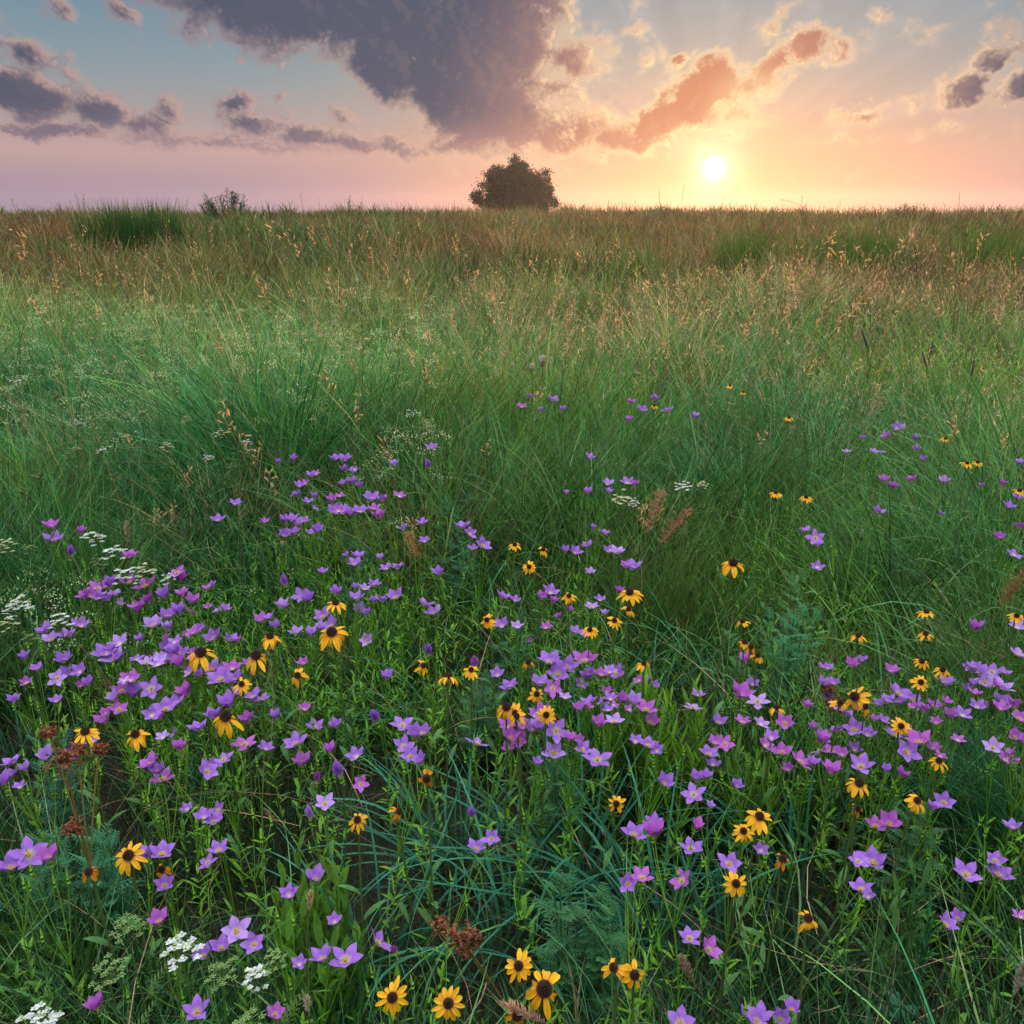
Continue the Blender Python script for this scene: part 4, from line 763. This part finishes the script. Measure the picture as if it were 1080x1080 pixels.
# ---------------------------------------------------------------- purple flower spikes, rust-red dock, pale globes, dry heads
def spike(px, py, w, lean, label, top=(.34, .16, .62), body=(.16, .09, .10), h=.58):
    p = at(px, py, h); d = depth(p); s = w / FPX * d; rt = Vector((p.x - lean * .2, p.y, T(p.x, p.y))); root = E('purple_spike_flower', rt); tp = p - rt; st, sp = MB(), MB(); R0 = random.Random(int(px)); dv = Vector((lean, 0, 1)).normalized()
    st.tube(curve_pts((0, 0, 0), tp - dv * s * .7, (0, 0, .03), 6), .0016, .0011, (.07, .10, .03), 4)
    for i in range(110):
        t = i / 110; a = i * 2.39996; c = tp + dv * s * 1.15 * (t - .5); r = s * .125 * (1 - .35 * t) ; n_ = Vector((math.cos(a), math.sin(a), .35)); co = np.array(top if .45 < t < .98 else body) * R0.uniform(.7, 1.4)
        sp.leaf(tuple(c), tuple(n_), (0, 0, 1), r * (1.5 if t > .3 else 1.0), r * .45, co, .3, 2)
    sp.tube([tuple(tp - dv * s * .7), tuple(tp + dv * s * .7)], s * .09, s * .06, body, 6); st.build('stem', M_LEAF, root); sp.build('flower_spike', M_PETAL, root); tag(root, label, 'spike flower')
spike(912, 357, 14, -.45, 'leaning purple spike flower, uppermost of the right-hand group')
spike(983, 366, 12, .05, 'upright purple spike flower, brightest of the right-hand group')
spike(975, 379, 12, -.45, 'short leaning purple spike flower beneath the brightest upright one')
spike(1026, 388, 13, 0, 'upright purple spike flower nearest the right edge of the meadow')
spike(369, 291, 9, -.2, 'small violet spike flower in the tan grass below the low skyline bush')
spike(379, 297, 8, .1, 'tiny violet spike flower just right of another in tan far grass')
spike(1061, 236, 9, 0, 'dark purple spike flower close under the skyline at far right')
spike(590, 287, 7, -.2, 'tiny violet spike flower below the lone tree in far grass')
def dock(pxr, pyr, heads, label):
    r0 = at(pxr, pyr, .10); rt = Vector((r0.x, r0.y, T(r0.x, r0.y))); root = E('rust_dock', rt); tag(root, label, 'dock plant'); st = MB(); prev = Vector((0, 0, 0)); R0 = random.Random(int(pxr))
    for i, (a, b, w, h) in enumerate(heads):
        p = at(a, b, h) - rt; s = w * .8 / FPX * depth(p + rt); st.tube(curve_pts((0, 0, 0) if i == 0 else tuple(prev * .6), p, (0, 0, .02), 7), .0019 if i == 0 else .0012, .0010, (.17, .20, .05), 5, (.22, .11, .04)); prev = p if i == 0 else prev; hd = MB()
        for j in range(75):
            c = p + Vector((R0.gauss(0, s * .22), R0.gauss(0, s * .2), R0.gauss(0, s * .17))); n_ = Vector((R0.gauss(0, 1), R0.gauss(0, 1), R0.gauss(0, 1))); co = np.array((.20, .075, .032)) * R0.uniform(.5, 1.6)
            if j % 3 == 0: hd.tube([tuple(p + (c - p) * .3 - Vector((0, 0, s * .1))), tuple(c)], .0005, .0004, co, 3)
            hd.ball(tuple(c), .0021, co, 5, 3, .8); hd.leaf(tuple(c), tuple(n_), (0, 0, 1), .0050, .0045, co, .4, 2)
        hd.build('seed_cluster', M_DRY, root)
    st.build('stem', M_LEAF, root)
dock(122, 1010, [(66, 800, 44, .46), (76, 872, 26, .36), (82, 790, 24, .43), (52, 772, 20, .47), (105, 790, 18, .42)], 'tall rust red dock at left, seed clusters beside the white umbels')
dock(560, 1050, [(482, 985, 40, .26), (466, 975, 26, .25), (500, 990, 26, .26), (490, 1003, 20, .22)], 'rust red dock lying over dark ground above the bottom daisies')
dock(880, 800, [(880, 741, 30, .30), (873, 726, 16, .33)], 'small rust red dock left of the biggest right-hand daisy')
def globe(px, py, w, col, label):
    p = at(px, py, .52); rt = Vector((p.x, p.y, T(p.x, p.y))); root = E('globe_flower', rt); tag(root, label, 'globe flower'); st, hd = MB(), MB(); tp = p - rt; r = w / FPX * depth(p) * .5; st.tube(curve_pts((0, 0, 0), tp, (.01, 0, 0), 5), .0015, .0012, (.08, .13, .04), 4)
    for i in range(120):
        z = 1 - 2 * (i + .5) / 120; a = i * 2.4; q = math.sqrt(1 - z * z); n_ = Vector((q * math.cos(a), q * math.sin(a), z)); hd.leaf(tuple(tp + n_ * r * .45), tuple(n_), (.3, .2, 1), r * .6, r * .22, np.array(col) * random.uniform(.8, 1.15), .1, 2)
    st.build('stem', M_LEAF, root); hd.build('flower_head', M_PETAL, root)
globe(572, 378, 9, (.55, .52, .50), 'pale round globe flower, highest of three under the lone tree')
globe(561, 386, 7, (.50, .52, .50), 'pale round globe flower, lower left of three under the lone tree')
globe(572, 384, 7, (.20, .10, .07), 'brown faded globe flower tucked under the pale highest one')
def plume(px, py, w, lean, h, col, label, droop=0.0, airy=False):
    """a dense dry grass plume"""
    p = at(px, py, h); s = w / FPX * depth(p); rt = Vector((p.x - lean * .25, p.y + .02, T(p.x, p.y))); root = E('grass_plume', rt); tag(root, label, 'grass plume'); tp = p - rt; dv = Vector((lean, 0, 1 - droop)).normalized(); st, hd = MB(), MB(); R0 = random.Random(int(px + py))
    st.tube(curve_pts((0, 0, 0), tp - dv * s * .5, (0, 0, .05), 6), .0014, .0010, (.16, .14, .07), 4)
    for i in range(190):
        t = R0.random(); c = tp + dv * s * (t - .5); a = R0.uniform(0, 6.28); n_ = (dv * 1.1 + Vector((math.cos(a), math.sin(a), 0))).normalized(); r = s * .12 * math.sin(math.pi * (.1 + .8 * t)) + .001
        if airy:
            c2 = c + Vector((math.cos(a), math.sin(a), R0.uniform(-.2, .8))) * s * .26 * R0.random() * math.sin(math.pi * (.15 + .75 * t)); hd.tube([tuple(c), tuple(c2)], .0003, .0002, col, 3); c = c2; r = s * .045
        hd.leaf(tuple(c), tuple(n_), (math.sin(a), math.cos(a), .2), r * 1.5, r * .30, np.array(col) * R0.uniform(.6, 1.4), .15, 2)
    st.build('stem', M_DRY, root); hd.build('plume', M_DRY, root)
plume(1076, 1032, 44, .1, .34, (.30, .26, .27), 'grey furry grass plume at the bottom right corner')
plume(552, 1068, 52, -.9, .36, (.42, .28, .22), 'pinkish tan plume lying below the largest bottom daisy', .45)
plume(724, 1022, 42, -.45, .27, (.30, .22, .16), 'slim tan plume leaning left, right of the bottom pair of daisies')
plume(327, 950, 26, .15, .36, (.42, .34, .24), 'short cream plume beside two violet cups near the bottom')
plume(324, 1058, 22, 0, .33, (.48, .42, .33), 'pale dried tuft on a stalk left of the bottom row of daisies', 0, True)
plume(182, 548, 16, .1, .40, (.35, .27, .18), 'small tan plume among the tall teal grass at left')
plume(134, 562, 26, .1, .40, (.30, .30, .22), 'slim pale grey plume right of the uppermost white umbels')
plume(690, 540, 50, .25, .46, (.42, .22, .17), 'rosy spreading plume below the white flower head', 0, True)
plume(712, 555, 46, .7, .42, (.40, .20, .15), 'rosy plume leaning right below the white flower head', 0, True)
plume(1068, 620, 44, .35, .45, (.28, .14, .06), 'bronze twisted plume at the right edge above the lilac bank', 0, True)
plume(435, 575, 30, -.3, .42, (.45, .26, .12), 'orange tan plume leaning left above the middle violet cups', 0, True)
plume(285, 860, 20, -.6, .25, (.30, .22, .16), 'small dried tuft in the dark gap left of the lower single daisy')

# ---------------------------------------------------------------- feathery and broad-leaved plants
def feathery(px, py, w, h, col, label, nst=7):
    p = at(px, py, h * .7); rt = Vector((p.x, p.y, T(p.x, p.y))); root = E('feathery_herb', rt); tag(root, label, 'herb'); R_ = w / FPX * depth(p) * .5; st, fo = MB(), MB(); R0 = random.Random(int(px))
    for s_ in range(nst):
        a0 = R0.uniform(0, 6.28); rr = R_ * R0.uniform(.1, .9); e = Vector((rr * math.cos(a0), rr * math.sin(a0), h * R0.uniform(.75, 1.1))); pl = curve_pts((0, 0, 0), e, (0, 0, -.02), 7); st.tube(pl, .0016, .0009, np.array(col) * .7, 4, col)
        for i in range(13):
            t = .25 + .75 * i / 12; k = t * 6; i0 = min(int(k), 5); b = Vector(pl[i0]).lerp(Vector(pl[i0 + 1]), k - i0); a = i * 2.4; d = Vector((math.cos(a), math.sin(a), R0.uniform(.3, .9) + .8 * (t > .9))).normalized(); L_ = R0.uniform(.04, .065) * (1.15 - .5 * t); sd = d.cross(Vector((0, 0, 1))).normalized(); c = np.array(col) * R0.uniform(.8, 1.3)
            fo.leaf(tuple(b), tuple(d), (0, 0, 1), L_, .0022, c, .4, 3)
            for j in range(6):
                for q in (-1, 1): bb = b + d * L_ * (.15 + .14 * j); l2 = L_ * .42 * (1 - .11 * j); dd = (d * .9 + sd * q * .8 + Vector((0, 0, -.1 * j))).normalized(); fo.leaf(tuple(bb), tuple(dd), (0, 0, 1), l2, .0022, c, .3, 2); fo.leaf(tuple(bb + dd * l2 * .45), tuple(dd + sd * q * .7 - d * .3), (0, 0, 1), l2 * .45, .0016, c, .2, 2)
    st.build('stems', M_LEAF, root); fo.build('foliage', M_LEAF, root)
FT = [(838, 690, 90, .27, (.045, .19, .075), 'dense blue green feathery herb left of the biggest right-hand daisy', 9), (840, 662, 40, .30, (.06, .17, .05), 'lighter topped feathery herb standing behind the dense blue green one', 5),
 (470, 565, 60, .30, (.045, .15, .07), 'soft grey green feathery herb in the middle of the meadow', 8), (478, 600, 60, .27, (.035, .13, .06), 'low feathery herb in front of the soft grey green one', 6), (110, 925, 90, .22, (.035, .16, .075), 'bluish feathery herb under the flat yellow daisy at left', 8),
 (50, 945, 80, .22, (.03, .12, .05), 'dark feathery herb between the left violet pair and the bottom', 7), (596, 985, 34, .22, (.035, .13, .045), 'small pale feathery herb above the largest bottom daisy', 4), (630, 1000, 50, .22, (.035, .13, .045), 'green feathery herb behind the bottom pair of daisies', 7),
 (590, 830, 60, .24, (.045, .14, .04), 'feathery herb beneath the central violet bank', 6), (505, 745, 50, .24, (.035, .12, .05), 'feathery herb left of the central yellow daisies', 6), (960, 905, 60, .24, (.05, .14, .05), 'spidery pale herb among the lower right violet cups', 6), (380, 610, 46, .28, (.04, .14, .06), 'small feathery herb left of the middle violet cups', 5),
 (545, 700, 50, .24, (.03, .12, .05), 'feathery herb above the central yellow daisies', 5), (60, 830, 60, .24, (.03, .13, .07), 'feathery herb beneath the tall rust red dock', 6), (525, 500, 40, .34, (.04, .14, .06), 'feathery herb deep in the long grass above the first violet cups', 5)]
for a in FT: feathery(*a)
def shoots(px, py, w, h, col, label, n=26, lw=.006, ll=.05):
    p = at(px, py, h * .6); rt = Vector((p.x, p.y, T(p.x, p.y))); root = E('leafy_shoots', rt); tag(root, label, 'leafy shoots'); R_ = w / FPX * depth(p) * .5; st, fo = MB(), MB(); R0 = random.Random(int(py))
    for s_ in range(n):
        a0 = R0.uniform(0, 6.28); rr = R_ * math.sqrt(R0.random()); b0 = Vector((rr * math.cos(a0), rr * math.sin(a0) * .8, 0)); e = b0 * 1.15 + Vector((R0.gauss(0, .008), 0, h * R0.uniform(.7, 1.1))); pl = curve_pts(b0, e, (0, 0, 0), 4); st.tube(pl, .0014, .0009, col, 3)
        for i in range(12):
            t = .3 + .7 * i / 11; b = b0.lerp(e, t); a = i * 2.4 + s_; fo.leaf(tuple(b), (math.cos(a) * .55, math.sin(a) * .55, 1), (0, 0, 1), ll * R0.uniform(.6, 1.1), lw, np.array(col) * R0.uniform(.8, 1.25), R0.uniform(-.1, .4), 3)
    st.build('stems', M_LEAF, root); fo.build('foliage', M_LEAF, root)
shoots(705, 800, 84, .27, (.11, .25, .018), 'bright lime narrow-leaved shoots in the middle right, under the white-tipped buds', 30)
shoots(660, 790, 50, .25, (.09, .21, .02), 'lime leafy shoots at the right end of the central violet bank', 14)
shoots(335, 980, 80, .23, (.08, .19, .022), 'leafy green shoots under the violet cups left of bottom centre', 20, .009, .04)
shoots(340, 1050, 90, .20, (.07, .17, .02), 'broad leafy shoots left of the bottom row of daisies', 20, .012, .045)
shoots(790, 850, 60, .24, (.07, .17, .02), 'narrow leafy shoots around the lower violet stars', 14)
shoots(940, 1010, 60, .26, (.05, .14, .03), 'leafy shoots over the dark gap at lower right', 10, .007, .045)
shoots(972, 1040, 22, .24, (.03, .12, .045), 'single leafy column right of the grey green rosette', 4, .004, .03)
def rosette(px, py, w, label, col=(.035, .14, .075)):
    p = at(px, py, .16); rt = Vector((p.x, p.y, T(p.x, p.y))); root = E('leaf_rosette', rt); tag(root, label, 'rosette'); fo, st = MB(), MB(); s = w / FPX * depth(p); st.tube([(0, 0, 0), (0, 0, .13)], .003, .003, col, 6)
    for i in range(15):
        a = i * 2.4; e = .25 + 1.0 * (i / 15); fo.leaf((0, 0, .09 + .004 * i), (math.cos(a), math.sin(a), e), (0, 0, 1), s * .55 * (1.1 - .03 * i), s * .17, np.array(col) * random.uniform(.85, 1.2), .35, 6, fold=.35)
    st.build('stem', M_LEAF, root); fo.build('foliage', M_LEAF, root)
rosette(950, 1060, 66, 'blue green leaf rosette at the bottom, right of centre')
rosette(1000, 1100, 60, 'blue green leaf rosette cut off by the bottom edge')
rosette(778, 700, 44, 'broad-leaved rosette at the foot of the tall lone daisy', (.04, .14, .03))
rosette(768, 668, 36, 'broad upright leaves halfway up beside the tall lone daisy', (.05, .16, .04))

# ---------------------------------------------------------------- tussocks one could point to
SEDGE = ((.018, .12, .070), (.04, .19, .11)); FINE = ((.05, .13, .03), (.09, .14, .035)); TEAL = ((.02, .11, .05), (.035, .15, .06))
def sedge(px, py, n, H, wd, sp_, label, droop=None, cols=SEDGE, curl=(.5, 1.9), lean=(.35, 1.25)): grass_clump('sedge_tussock', px, py, None, n, H, wd, sp_, cols, label, 'sedge tussock', lean, curl, 9, droop)
def tuss(px, py, n, H, wd, sp_, label, droop=None, cols=FINE, curl=(.3, 1.4), lean=(.05, .5)): grass_clump('grass_tussock', px, py, None, n, H, wd, sp_, cols, label, 'grass tussock', lean, curl, 8, droop)
sedge(610, 945, 46, .42, .0058, .02, 'broad blue green sedge arching over the dark gap below centre')
sedge(485, 925, 52, .36, .0052, .03, 'broad teal sedge in the dark gap beside the single violet star')
sedge(530, 1010, 36, .36, .0060, .03, 'broad teal sedge between the rust red dock and the bottom daisies')
sedge(400, 1030, 30, .34, .0055, .03, 'teal sedge among the bottom left daisies')
sedge(700, 1000, 34, .36, .0055, .03, 'teal sedge right of the bottom pair of daisies', math.pi)
sedge(20, 810, 60, .24, .0038, .03, 'blue green sedge spilling at the left edge above the dock', 0.2)
sedge(350, 790, 16, .30, .0050, .02, 'three thick blue green blades left of the middle gap')
sedge(210, 800, 10, .30, .0050, .02, 'thick blue green blades piercing the left violet bank')
sedge(460, 780, 22, .32, .0038, .03, 'long teal blades crossing below the central yellow daisies', math.pi)
sedge(60, 1050, 30, .24, .0070, .04, 'wide lime blades in the bottom left corner', None, ((.06, .17, .02), (.09, .22, .03)), (.1, .7), (.05, .45))
sedge(90, 1060, 24, .22, .0065, .03, 'wide lime blades right of the bottom left white umbel', None, ((.06, .16, .02), (.08, .2, .03)), (.1, .6), (.05, .4))
sedge(850, 960, 36, .36, .0045, .03, 'teal sedge behind the lower right single daisy')
sedge(760, 1010, 40, .22, .0045, .04, 'low teal sedge in the shade between the lower violet stars and the bottom')
sedge(690, 755, 50, .26, .0040, .03, 'teal sedge above the lime shoots')
sedge(880, 700, 10, .34, .0075, .02, 'two wide lime blades right of the blue green feathery herb', None, ((.09, .24, .02), (.1, .27, .02)), (0, .3), (0, .3))
tuss(690, 690, 420, .44, .0020, .06, 'big fine grass tussock left of the tall lone daisy')
tuss(620, 560, 300, .44, .0021, .06, 'fine grass tussock above the small yellow daisies in the centre')
tuss(430, 520, 420, .50, .0024, .08, 'soft bright green tussock in the middle distance left of centre', None, TEAL)
tuss(520, 545, 320, .46, .0022, .07, 'dense green tussock in the very middle of the meadow', None, TEAL)
tuss(240, 520, 320, .46, .0022, .08, 'tall teal tussock behind the left violet bank', None, TEAL)
tuss(110, 560, 320, .44, .0022, .08, 'tall teal tussock left behind the white umbels', None, TEAL)
tuss(310, 470, 300, .48, .0023, .08, 'teal tussock above the first violet cups at left', .3, TEAL)
tuss(840, 570, 420, .50, .0020, .08, 'great arching tussock combed to the left at middle right', math.pi * .9)
tuss(990, 500, 380, .50, .0022, .08, 'upright green tussock right of the upper lilac patch', None, TEAL)
tuss(1040, 440, 360, .54, .0024, .09, 'bluish tussock under the right-hand purple spikes', None, TEAL)
tuss(920, 430, 340, .54, .0022, .09, 'fine green tussock below the leaning purple spike', None)
tuss(760, 500, 300, .46, .0022, .07, 'tussock right of the white flower head')
tuss(1040, 800, 300, .42, .0018, .05, 'fine hair grass tussock in the right-hand lilac bank', math.pi)
tuss(1060, 940, 420, .44, .0019, .07, 'large fine hair grass tussock sweeping left from the right edge', math.pi * .95, TEAL, (.3, 1.2), (.1, .7))
tuss(1000, 880, 260, .38, .0018, .05, 'fine grass tussock below the lilac bank at right', math.pi)
tuss(1075, 620, 260, .46, .0020, .06, 'fine grass tussock at the right edge beside the bronze plume', math.pi)
tuss(950, 620, 260, .42, .0020, .06, 'fine grass tussock behind the small right-hand daisies')
tuss(560, 460, 280, .48, .0023, .08, 'tussock just under the upper lilac patch', None, TEAL)
tuss(360, 740, 120, .30, .0022, .04, 'small fine tussock between the two middle violet banks')
def far_clump(px, dist, n, top, wd, sp_, cols, label): grass_clump('tall_grass_clump', px, 0, dist, n, clump_height(px, top, dist), wd, sp_, cols, label, 'grass clump', (.02, .25), (.05, .5), 4)
far_clump(118, 16, 900, 213, .015, .62, ((.018, .07, .015), (.035, .10, .025)), 'tall bright green grass clump on the skyline at left')
far_clump(160, 16.5, 800, 212, .015, .5, ((.018, .07, .015), (.035, .10, .025)), 'right half of the bright green skyline clump, beside the wispy bush')
far_clump(795, 12, 900, 234, .010, .45, ((.05, .13, .02), (.07, .14, .03)), 'vivid green clump in brown grass just right under the sun')
far_clump(905, 12, 1300, 231, .010, .75, ((.045, .12, .02), (.06, .13, .03)), 'long vivid green clump below the reddish skyline mound')
far_clump(675, 11, 260, 250, .014, .3, ((.06, .15, .02), (.08, .15, .03)), 'small bright green clump below and left of the sun')
far_clump(1060, 12, 600, 233, .018, .6, ((.045, .12, .02), (.06, .13, .03)), 'green clump near the skyline at the right edge')
far_clump(60, 14, 500, 240, .014, .5, ((.04, .11, .02), (.05, .12, .03)), 'dark green clump below the left skyline clump')

# single stalks that break the skyline
for i, (px, top, dist) in enumerate([(82, 208, 22), (90, 207, 26), (300, 213, 28), (323, 208, 30), (700, 203, 24), (717, 199, 26), (757, 208, 30), (888, 211, 30), (1015, 206, 26), (480, 214, 30), (640, 213, 26), (660, 214, 30), (845, 208, 26), (20, 212, 26)]):
    r = ray(px, 222); X = r.x / r.y * dist; z0 = T(X, dist); Hh = CAM_Z + (222 - top) / FPX * 1.06 * dist - z0; rt = Vector((X, dist, z0)); root = E('skyline_stalk', rt); st, hd = MB(), MB(); R0 = random.Random(i); pl = curve_pts((0, 0, 0), (R0.uniform(-.3, .3), 0, Hh), (0, 0, .15), 6); st.tube(pl, .0045, .003, (.12, .08, .045), 3); hd.tube(pl[3:], .0048, .0038, (.14, .09, .05), 3)
    for j in range(16): k = random.uniform(.72, 1); b = Vector(pl[0]).lerp(Vector(pl[-1]), k); a = j * 2.4; hd.leaf(tuple(b), (math.cos(a), math.sin(a), .8), (0, 0, 1), R0.uniform(.03, .08), .014, np.array((.16, .10, .05)) * R0.uniform(.7, 1.3), .3, 2)
    st.build('stem', M_DRY, root); hd.build('seed_head', M_DRY, root); THINGS.append(('sky', root, px, top, None))
# drooping long stalk seen against the glow right of the sun
r = ray(835, 222); dist = 9.0; X = r.x / r.y * dist; z0 = T(X, dist); root = E('drooping_stalk', (X, dist, z0)); tag(root, 'thin stalk drooping over the skyline just right of the sun', 'grass stalk'); st, hd = MB(), MB()
pl = curve_pts((.35, 0, 0), (.10, 0, CAM_Z - z0 + .045), (0, 0, .25), 7) + [(-.02, 0, CAM_Z - z0 + .085), (-.11, 0, CAM_Z - z0 + .105)]
st.tube(pl, .0024, .0016, (.14, .09, .05), 3); hd.tube(pl[-3:], .0020, .0014, (.2, .12, .06), 3)
for j in range(14): b = Vector(pl[-3]).lerp(Vector(pl[-1]), j / 13); hd.leaf(tuple(b), (-1, random.gauss(0, .2), random.uniform(-.3, .3)), (0, 0, 1), .045, .008, (.26, .15, .08), .1, 2)
st.build('stem', M_DRY, root); hd.build('seed_head', M_DRY, root)

# ---------------------------------------------------------------- labels: each thing is told apart by what stands next to it
MARKS = [(773,595,'the tall lone daisy'),(902,735,'the biggest right-hand daisy'),(574,1043,'the largest bottom daisy'),(414,1052,'the leftmost bottom daisy'),(669,1028,'the full bottom pair daisy'),(852,969,'the half-bare daisy'),
 (801,862,'the wide daisy at lower right'),(906,827,'the flat edge-on daisy'),(377,865,'the lone gap daisy'),(450,821,'the dull orange daisy'),(136,903,'the flat daisy at lower left'),(143,775,'the daisy above the dock clusters'),
 (238,757,'the drooping left bank daisy'),(212,690,'the upper left bank daisy'),(350,668,'the dark-coned middle daisy'),(473,714,'the daisy turned away'),(571,743,'the stacked central daisies'),(664,626,'the slanting daisy above centre'),(514,654,'the sideways daisy'),
 (543,575,'the uppermost small central daisies'),(720,509,'the white flower head'),(118,575,'the uppermost white umbels'),(66,800,'the tall rust dock'),(190,995,'the bright lower left umbel'),(776,932,'the small round daisy'),(977,646,'the small upper right daisy'),
 (997,463,'the far right yellow pair'),(570,428,'the far central lilac patch'),(983,372,'the right-hand purple spikes'),(543,215,'the lone tree'),(236,213,'the wispy skyline bush'),(753,222,'the sun'),(140,225,'the green skyline clump'),(502,894,'the single star in the dark gap'),
 (598,703,'the palest big lilac star'),(482,985,'the rust dock in the gap'),(30,900,'the big violet pair at lower left'),(370,500,'the first violet cups'),(1060,725,'the right edge lilac bank'),(970,1060,'the leaf rosette'),(820,520,'the two flat far daisies'),(840,680,'the blue feathery herb')]
ORD = ['', 'second ', 'third ', 'fourth ', 'fifth ', 'sixth ', 'seventh ', 'eighth ', 'ninth ', 'tenth ', 'eleventh ', 'twelfth ']
NUM = ['no', 'one', 'two', 'three', 'four', 'five', 'six']
SHADE = {'violet': 'violet', 'magenta': 'magenta pink', 'lilac': 'pale lilac'}
DFORM = {'flat': 'flat open', 'open': 'open', 'droop': 'droopy-petalled', 'part': 'half-bare', 'worn': 'worn orange'}
INFO = {'pink': ('flower', 'violet meadow flowers', 'plant'), 'daisy': ('daisy', 'yellow daisies with dark cones', 'daisy'), 'umbel': ('umbel flower', 'white and green umbels', 'umbel'), 'oat': ('seed stalk', 'golden seed stalks', 'stalk'), 'sky': ('grass stalk', 'stalks breaking the skyline', 'stalk')}
HAND = {(773,595): 'tall lone yellow daisy with drooping petals right of the big tussock', (902,735): 'biggest right-hand yellow daisy, turned sideways beside the small rust dock', (574,1043): 'largest yellow daisy at the bottom, petals hanging below its cone', (473,1058): 'full yellow daisy at the bottom, second from the left in its row',
 (414,1052): 'leftmost yellow daisy of the bottom row', (669,1028): 'full round yellow daisy, right one of the bottom pair', (648,1021): 'half hidden yellow daisy, left one of the bottom right pair', (547,1019): 'yellow daisy just behind and left of the largest bottom one', (852,969): 'yellow daisy missing petals over the dark gap at lower right',
 (801,862): 'wide yellow daisy at lower right, just above a smaller worn one', (906,827): 'flat yellow daisy seen edge-on under the right lilac bank', (377,865): 'lower single yellow daisy hanging in the dark middle gap', (450,821): 'dull orange daisy facing the viewer above the dark gap', (136,903): 'flat open yellow daisy at lower left above the bluish herb',
 (143,775): 'drooping yellow daisy right above the rust dock clusters', (238,757): 'large drooping yellow daisy at the lower side of the left violet bank', (212,690): 'drooping yellow daisy at the upper middle of the left violet bank', (350,668): 'dark-coned yellow daisy in the middle violet group', (473,714): 'yellow daisy turned away, showing the backs of its petals',
 (566,732): 'upper flat yellow daisy of the stacked central pair', (576,754): 'lower flat yellow daisy of the stacked central pair', (664,626): 'slanting yellow daisy with long petals above centre right', (514,654): 'small yellow daisy facing sideways, alone above the centre', (543,575): 'tiny yellow daisy, highest of the small central group',
 (776,932): 'small round yellow daisy beside three violet stars at lower right', (977,646): 'small yellow daisy, highest of the right-hand column', (997,463): 'bright yellow daisy tuft high in the far right grass', (545,1072): 'orange daisy cut off by the bottom edge under the tan plume'}
slots = {}
for kind, o, px, py, info in THINGS:
    cat, grp, noun = INFO[kind]; o['category'] = cat; o['group'] = grp
    if kind == 'daisy' and (px, py) in HAND: o['label'] = HAND[px, py]; continue
    best = min(MARKS, key=lambda m: (m[0] - px) ** 2 + (m[1] - py) ** 2); dx, dy = px - best[0], py - best[1]
    dirn = ('right of' if dx > 0 else 'left of') if abs(dx) > abs(dy) else ('below' if dy > 0 else 'above')
    if kind == 'pink':
        n, sh, ks = info; what = 'closed bud' if ks == ['b'] else ('bloom' if n == 1 else 'blooms'); desc = f"{SHADE[sh]} flower with {NUM[n]} {what}"
    elif kind == 'daisy': desc = f"{'small ' if info[1] < 20 else ''}{DFORM[info[0]]} yellow daisy"
    elif kind == 'umbel': desc = {'white': 'white-flowered umbel', 'cream': 'creamy umbel', 'green': 'green budded umbel'}[info[0]]
    elif kind == 'oat': desc = ('golden' if py < 420 else 'tan') + ' seed stalk leaning ' + ('left' if info[1] < 0 else 'right')
    else: desc = 'thin dark stalk against the sky'
    slots.setdefault((desc, dirn, best[2]), []).append((dx * dx + dy * dy, o))
for (desc, dirn, mk), lst in slots.items():
    for r_, (_, o) in enumerate(sorted(lst, key=lambda q: q[0])):
        tail = f"just {dirn} {mk}" if r_ == 0 else f"{ORD[min(r_, 11)]}such {dirn} {mk}"
        o['label'] = f"{desc}, {tail}"

# ---------------------------------------------------------------- morning haze
hm = bpy.data.materials.new('haze'); hm.use_nodes = True; t = hm.node_tree; t.nodes.clear(); pv = t.nodes.new('ShaderNodeVolumePrincipled'); ou = t.nodes.new('ShaderNodeOutputMaterial')
pv.inputs['Color'].default_value = (.9, .86, .88, 1); pv.inputs['Density'].default_value = .0003; pv.inputs['Anisotropy'].default_value = .68; t.links.new(pv.outputs[0], ou.inputs['Volume'])
x0, x1, y0, y1, z0, z1 = -405, 405, -9, 405, -4.2, 7.4
hv = [(x, y, z) for z in (z0, z1) for y in (y0, y1) for x in (x0, x1)]; hf = [(0, 2, 3, 1), (4, 5, 7, 6), (0, 1, 5, 4), (2, 6, 7, 3), (0, 4, 6, 2), (1, 3, 7, 5)]
tag(build('haze', hv, [np.array(hf)], np.ones((8, 3)), hm, smooth=False), 'thin pale haze hanging over the whole meadow', 'haze', kind='stuff')
